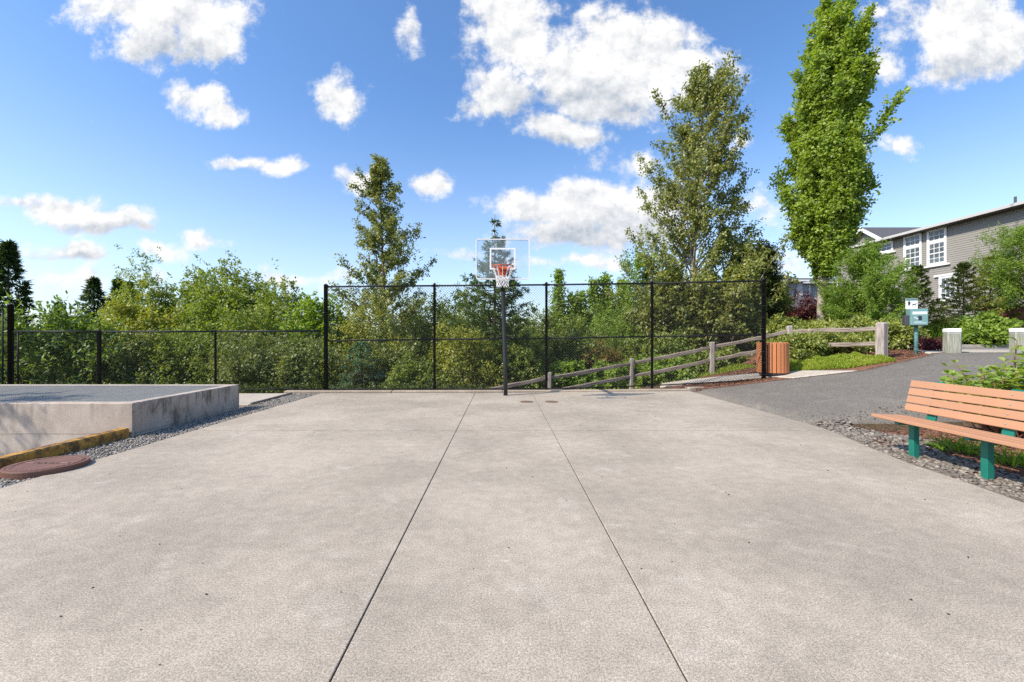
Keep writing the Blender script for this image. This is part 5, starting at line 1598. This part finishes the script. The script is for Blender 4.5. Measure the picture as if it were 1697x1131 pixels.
# lawn strip beyond the street
def cover(name, label, mat, poly_rng, n, L, W, seed, hz, upright=.6):
    rng = np.random.default_rng(seed)
    x, y, h = poly_rng(rng, n)
    P = np.stack([x, y, ground(x, y) + h], -1)
    D = rng.normal(0, .6, (n, 3)) + np.array([0, 0, upright])
    N = rng.normal(0, .8, (n, 3))
    V, Fq = leaf_arrays(rng, P, D, N, L, W)
    return tag(link(name, np_mesh(name, V, Fq, LEAF[mat], np.clip(rng.random(n) * .7 + .3 * np.sin(x * 3) * np.sin(y * 4) * .5 + .15, 0, 1))), label, kind='stuff')
def r_heath(rng, n):
    t = rng.random(n); u = rng.random(n)
    x = 8.2 + 2.35 * t
    y0 = np.interp(x, [8.2, 8.8, 9.2, 10.6], [13.0, 12.5, 12.0, 11.95]); y1 = np.interp(x, [8.2, 9.2, 10.6], [14.2, 14.1, 13.2])
    y = y0 + (y1 - y0) * u
    e = np.clip(np.minimum.reduce([t * 7, (1 - t) * 7, u * 4, (1 - u) * 4]), 0, 1)
    bump = .5 + .5 * np.sin(x * 9 + 1.3 * np.sin(y * 7)) * np.cos(y * 8)
    return x, y, (e ** .5) * (.10 + .14 * bump) * rng.random(n) ** .35 + .02
cover('heather', 'low light green heather mat in front of the split-rail fence', 'heather', r_heath, 42000, .055, .020, 101, .1)
def r_heath2(rng, n):
    t = rng.random(n); u = rng.random(n)
    x = 6.6 + 1.7 * t; y = 14.6 + .8 * u + (1 - t) * .3
    e = np.clip(np.minimum.reduce([t * 5, (1 - t) * 5, u * 4, (1 - u) * 4]), 0, 1)
    return x, y, e * .16 * rng.random(n) ** .4 + .02
cover('heather', 'low light green heather mat behind the litter bin', 'heather', r_heath2, 9000, .06, .02, 102, .1)
def r_lawn(rng, n):
    x = rng.uniform(14.2, 23, n); y = rng.uniform(18.4, 21.5, n)
    return x, y, np.full(n, .0)
cover('lawn', 'bright grass strip beyond the street kerb', 'grass', r_lawn, 16000, .12, .012, 103, .1, 1.2)
def r_under(rng, n):
    x = rng.uniform(-14, -.4, n); y = 12.62 + 2.2 * rng.random(n) ** 1.5
    return x, y, .28 * rng.random(n)
cover('undergrowth', 'low leafy undergrowth along the foot of the fences', 'olive', r_under, 22000, .09, .05, 104, .1, .5)

# leafy shrub behind the bench (close: larger, pointed leaves on red stems)
def near_shrub():
    rng = np.random.default_rng(55)
    x0, y0 = 7.12, 6.1
    root = thing('hydrangea_shrub', (x0, y0, gz(x0, y0)), 'yellow-green leafy shrub with reddish stems behind the bench', 'shrub')
    wood = MB()
    LV, LF, RN = [], [], []
    nv = 0
    def leaf(P, D, N, L, Wd, r):
        nonlocal nv
        D = D / np.linalg.norm(D); S = np.cross(D, N); S /= np.linalg.norm(S) + 1e-9; N = np.cross(S, D)
        rows = [(0, 0, 0), (.25, .38, .02), (.55, .5, .0), (.8, .3, -.05), (1.0, 0, -.14)]
        i = nv
        pts = []
        for u_, w_, d_ in rows:
            c = P + D * L * u_ + N * L * d_
            pts += [c - S * Wd * w_ + N * Wd * w_ * .3, c, c + S * Wd * w_ + N * Wd * w_ * .3]
        for k in range(4):
            LF.append((i + 3 * k, i + 3 * k + 1, i + 3 * k + 4, i + 3 * k + 3)); LF.append((i + 3 * k + 1, i + 3 * k + 2, i + 3 * k + 5, i + 3 * k + 4))
            RN.extend([r, r])
        LV.extend(pts); nv += 15
    for s in range(150):
        a = s * 2.4 + rng.normal(0, .3)
        rr = math.sqrt(rng.random()) * .72
        top = np.array([rr * math.cos(a), rr * math.sin(a) * .9, (1.0 - .55 * rr ** 2) * rng.uniform(.72, 1.0) * .93])
        if s % 9 == 0:
            top[2] = min(1.14, top[2] + .22)
        b0 = np.array([rng.normal(0, .1), rng.normal(0, .1), -.1])
        mid = b0 * .5 + top * .5 + np.array([.12 * math.cos(a), .12 * math.sin(a), .05])
        q = np.linspace(0, 1, 7)[:, None]
        path = b0 * (1 - q) ** 2 + 2 * mid * q * (1 - q) + top * q * q
        wood.tube([tuple(p) for p in path], list(np.linspace(.008, .0035, 7)), 5)
        tone = rng.random() * .45 + (.15 if rr > .4 else 0)
        for j in range(9):
            k = .42 + .58 * (j + 1) / 9
            p = path[min(6, int(k * 6))]
            p = path[int(min(5, k * 6 // 1))] * (1 - (k * 6 % 1)) + path[min(6, int(k * 6 // 1) + 1)] * (k * 6 % 1) if k < 1 else path[6]
            az = j * math.pi / 2 * 1.05 + s
            for sgn in (0, math.pi):
                D = np.array([math.cos(az + sgn), math.sin(az + sgn), rng.uniform(-.15, .55) if j < 8 else .8])
                L = rng.uniform(.075, .135) * (1.0 if j < 8 else .75)
                leaf(p, D, np.array([rng.normal(0, .25), rng.normal(0, .25), 1.0]), L, L * .62, min(1, max(0, tone + rng.random() * .55)))
    root.scale = (1.2, 1.2, 1.26)
    wood.build('stem', MAT['redstem'], root, True)
    link('foliage', np_mesh('foliage', np.array(LV), np.array(LF), LEAF['variegated'], RN, True), root)
near_shrub()

# far wood closing the view
rng = np.random.default_rng(200)
Vs, Fs, Rs, off = [], [], [], 0
for k in range(90):
    ang = R(-64 + 128 * (k + rng.random()) / 90)
    d = rng.uniform(75, 120)
    cx_, cy_ = d * math.sin(ang), d * math.cos(ang)
    H = rng.uniform(6, 10.5) * (.8 if ang > 0 else .85)
    Rr = rng.uniform(3, 5.5)
    n = 520
    u = unit(rng.normal(0, 1, (n, 3)))
    C = u * (rng.random(n)[:, None] ** .3) * np.array([Rr, Rr, H * .5]) * (1 + .25 * np.sin(u[:, :1] * 5 + k) * np.cos(u[:, 2:3] * 4 + k))
    P = C + np.array([cx_, cy_, -3.0 + H * .52])
    V, Fq = leaf_arrays(rng, P, rng.normal(0, 1, (n, 3)), rng.normal(0, 1, (n, 3)) + np.array([0, 0, .8]), .9, .6)
    Vs.append(V); Fs.append(Fq + off); off += len(V); Rs.append(np.clip(rng.random() * .5 + rng.random(n) * .5, 0, 1))
tag(link('woodland', np_mesh('woodland', np.concatenate(Vs), np.concatenate(Fs), LEAF['haze'], np.concatenate(Rs))), 'far-off wood along the skyline', kind='stuff')
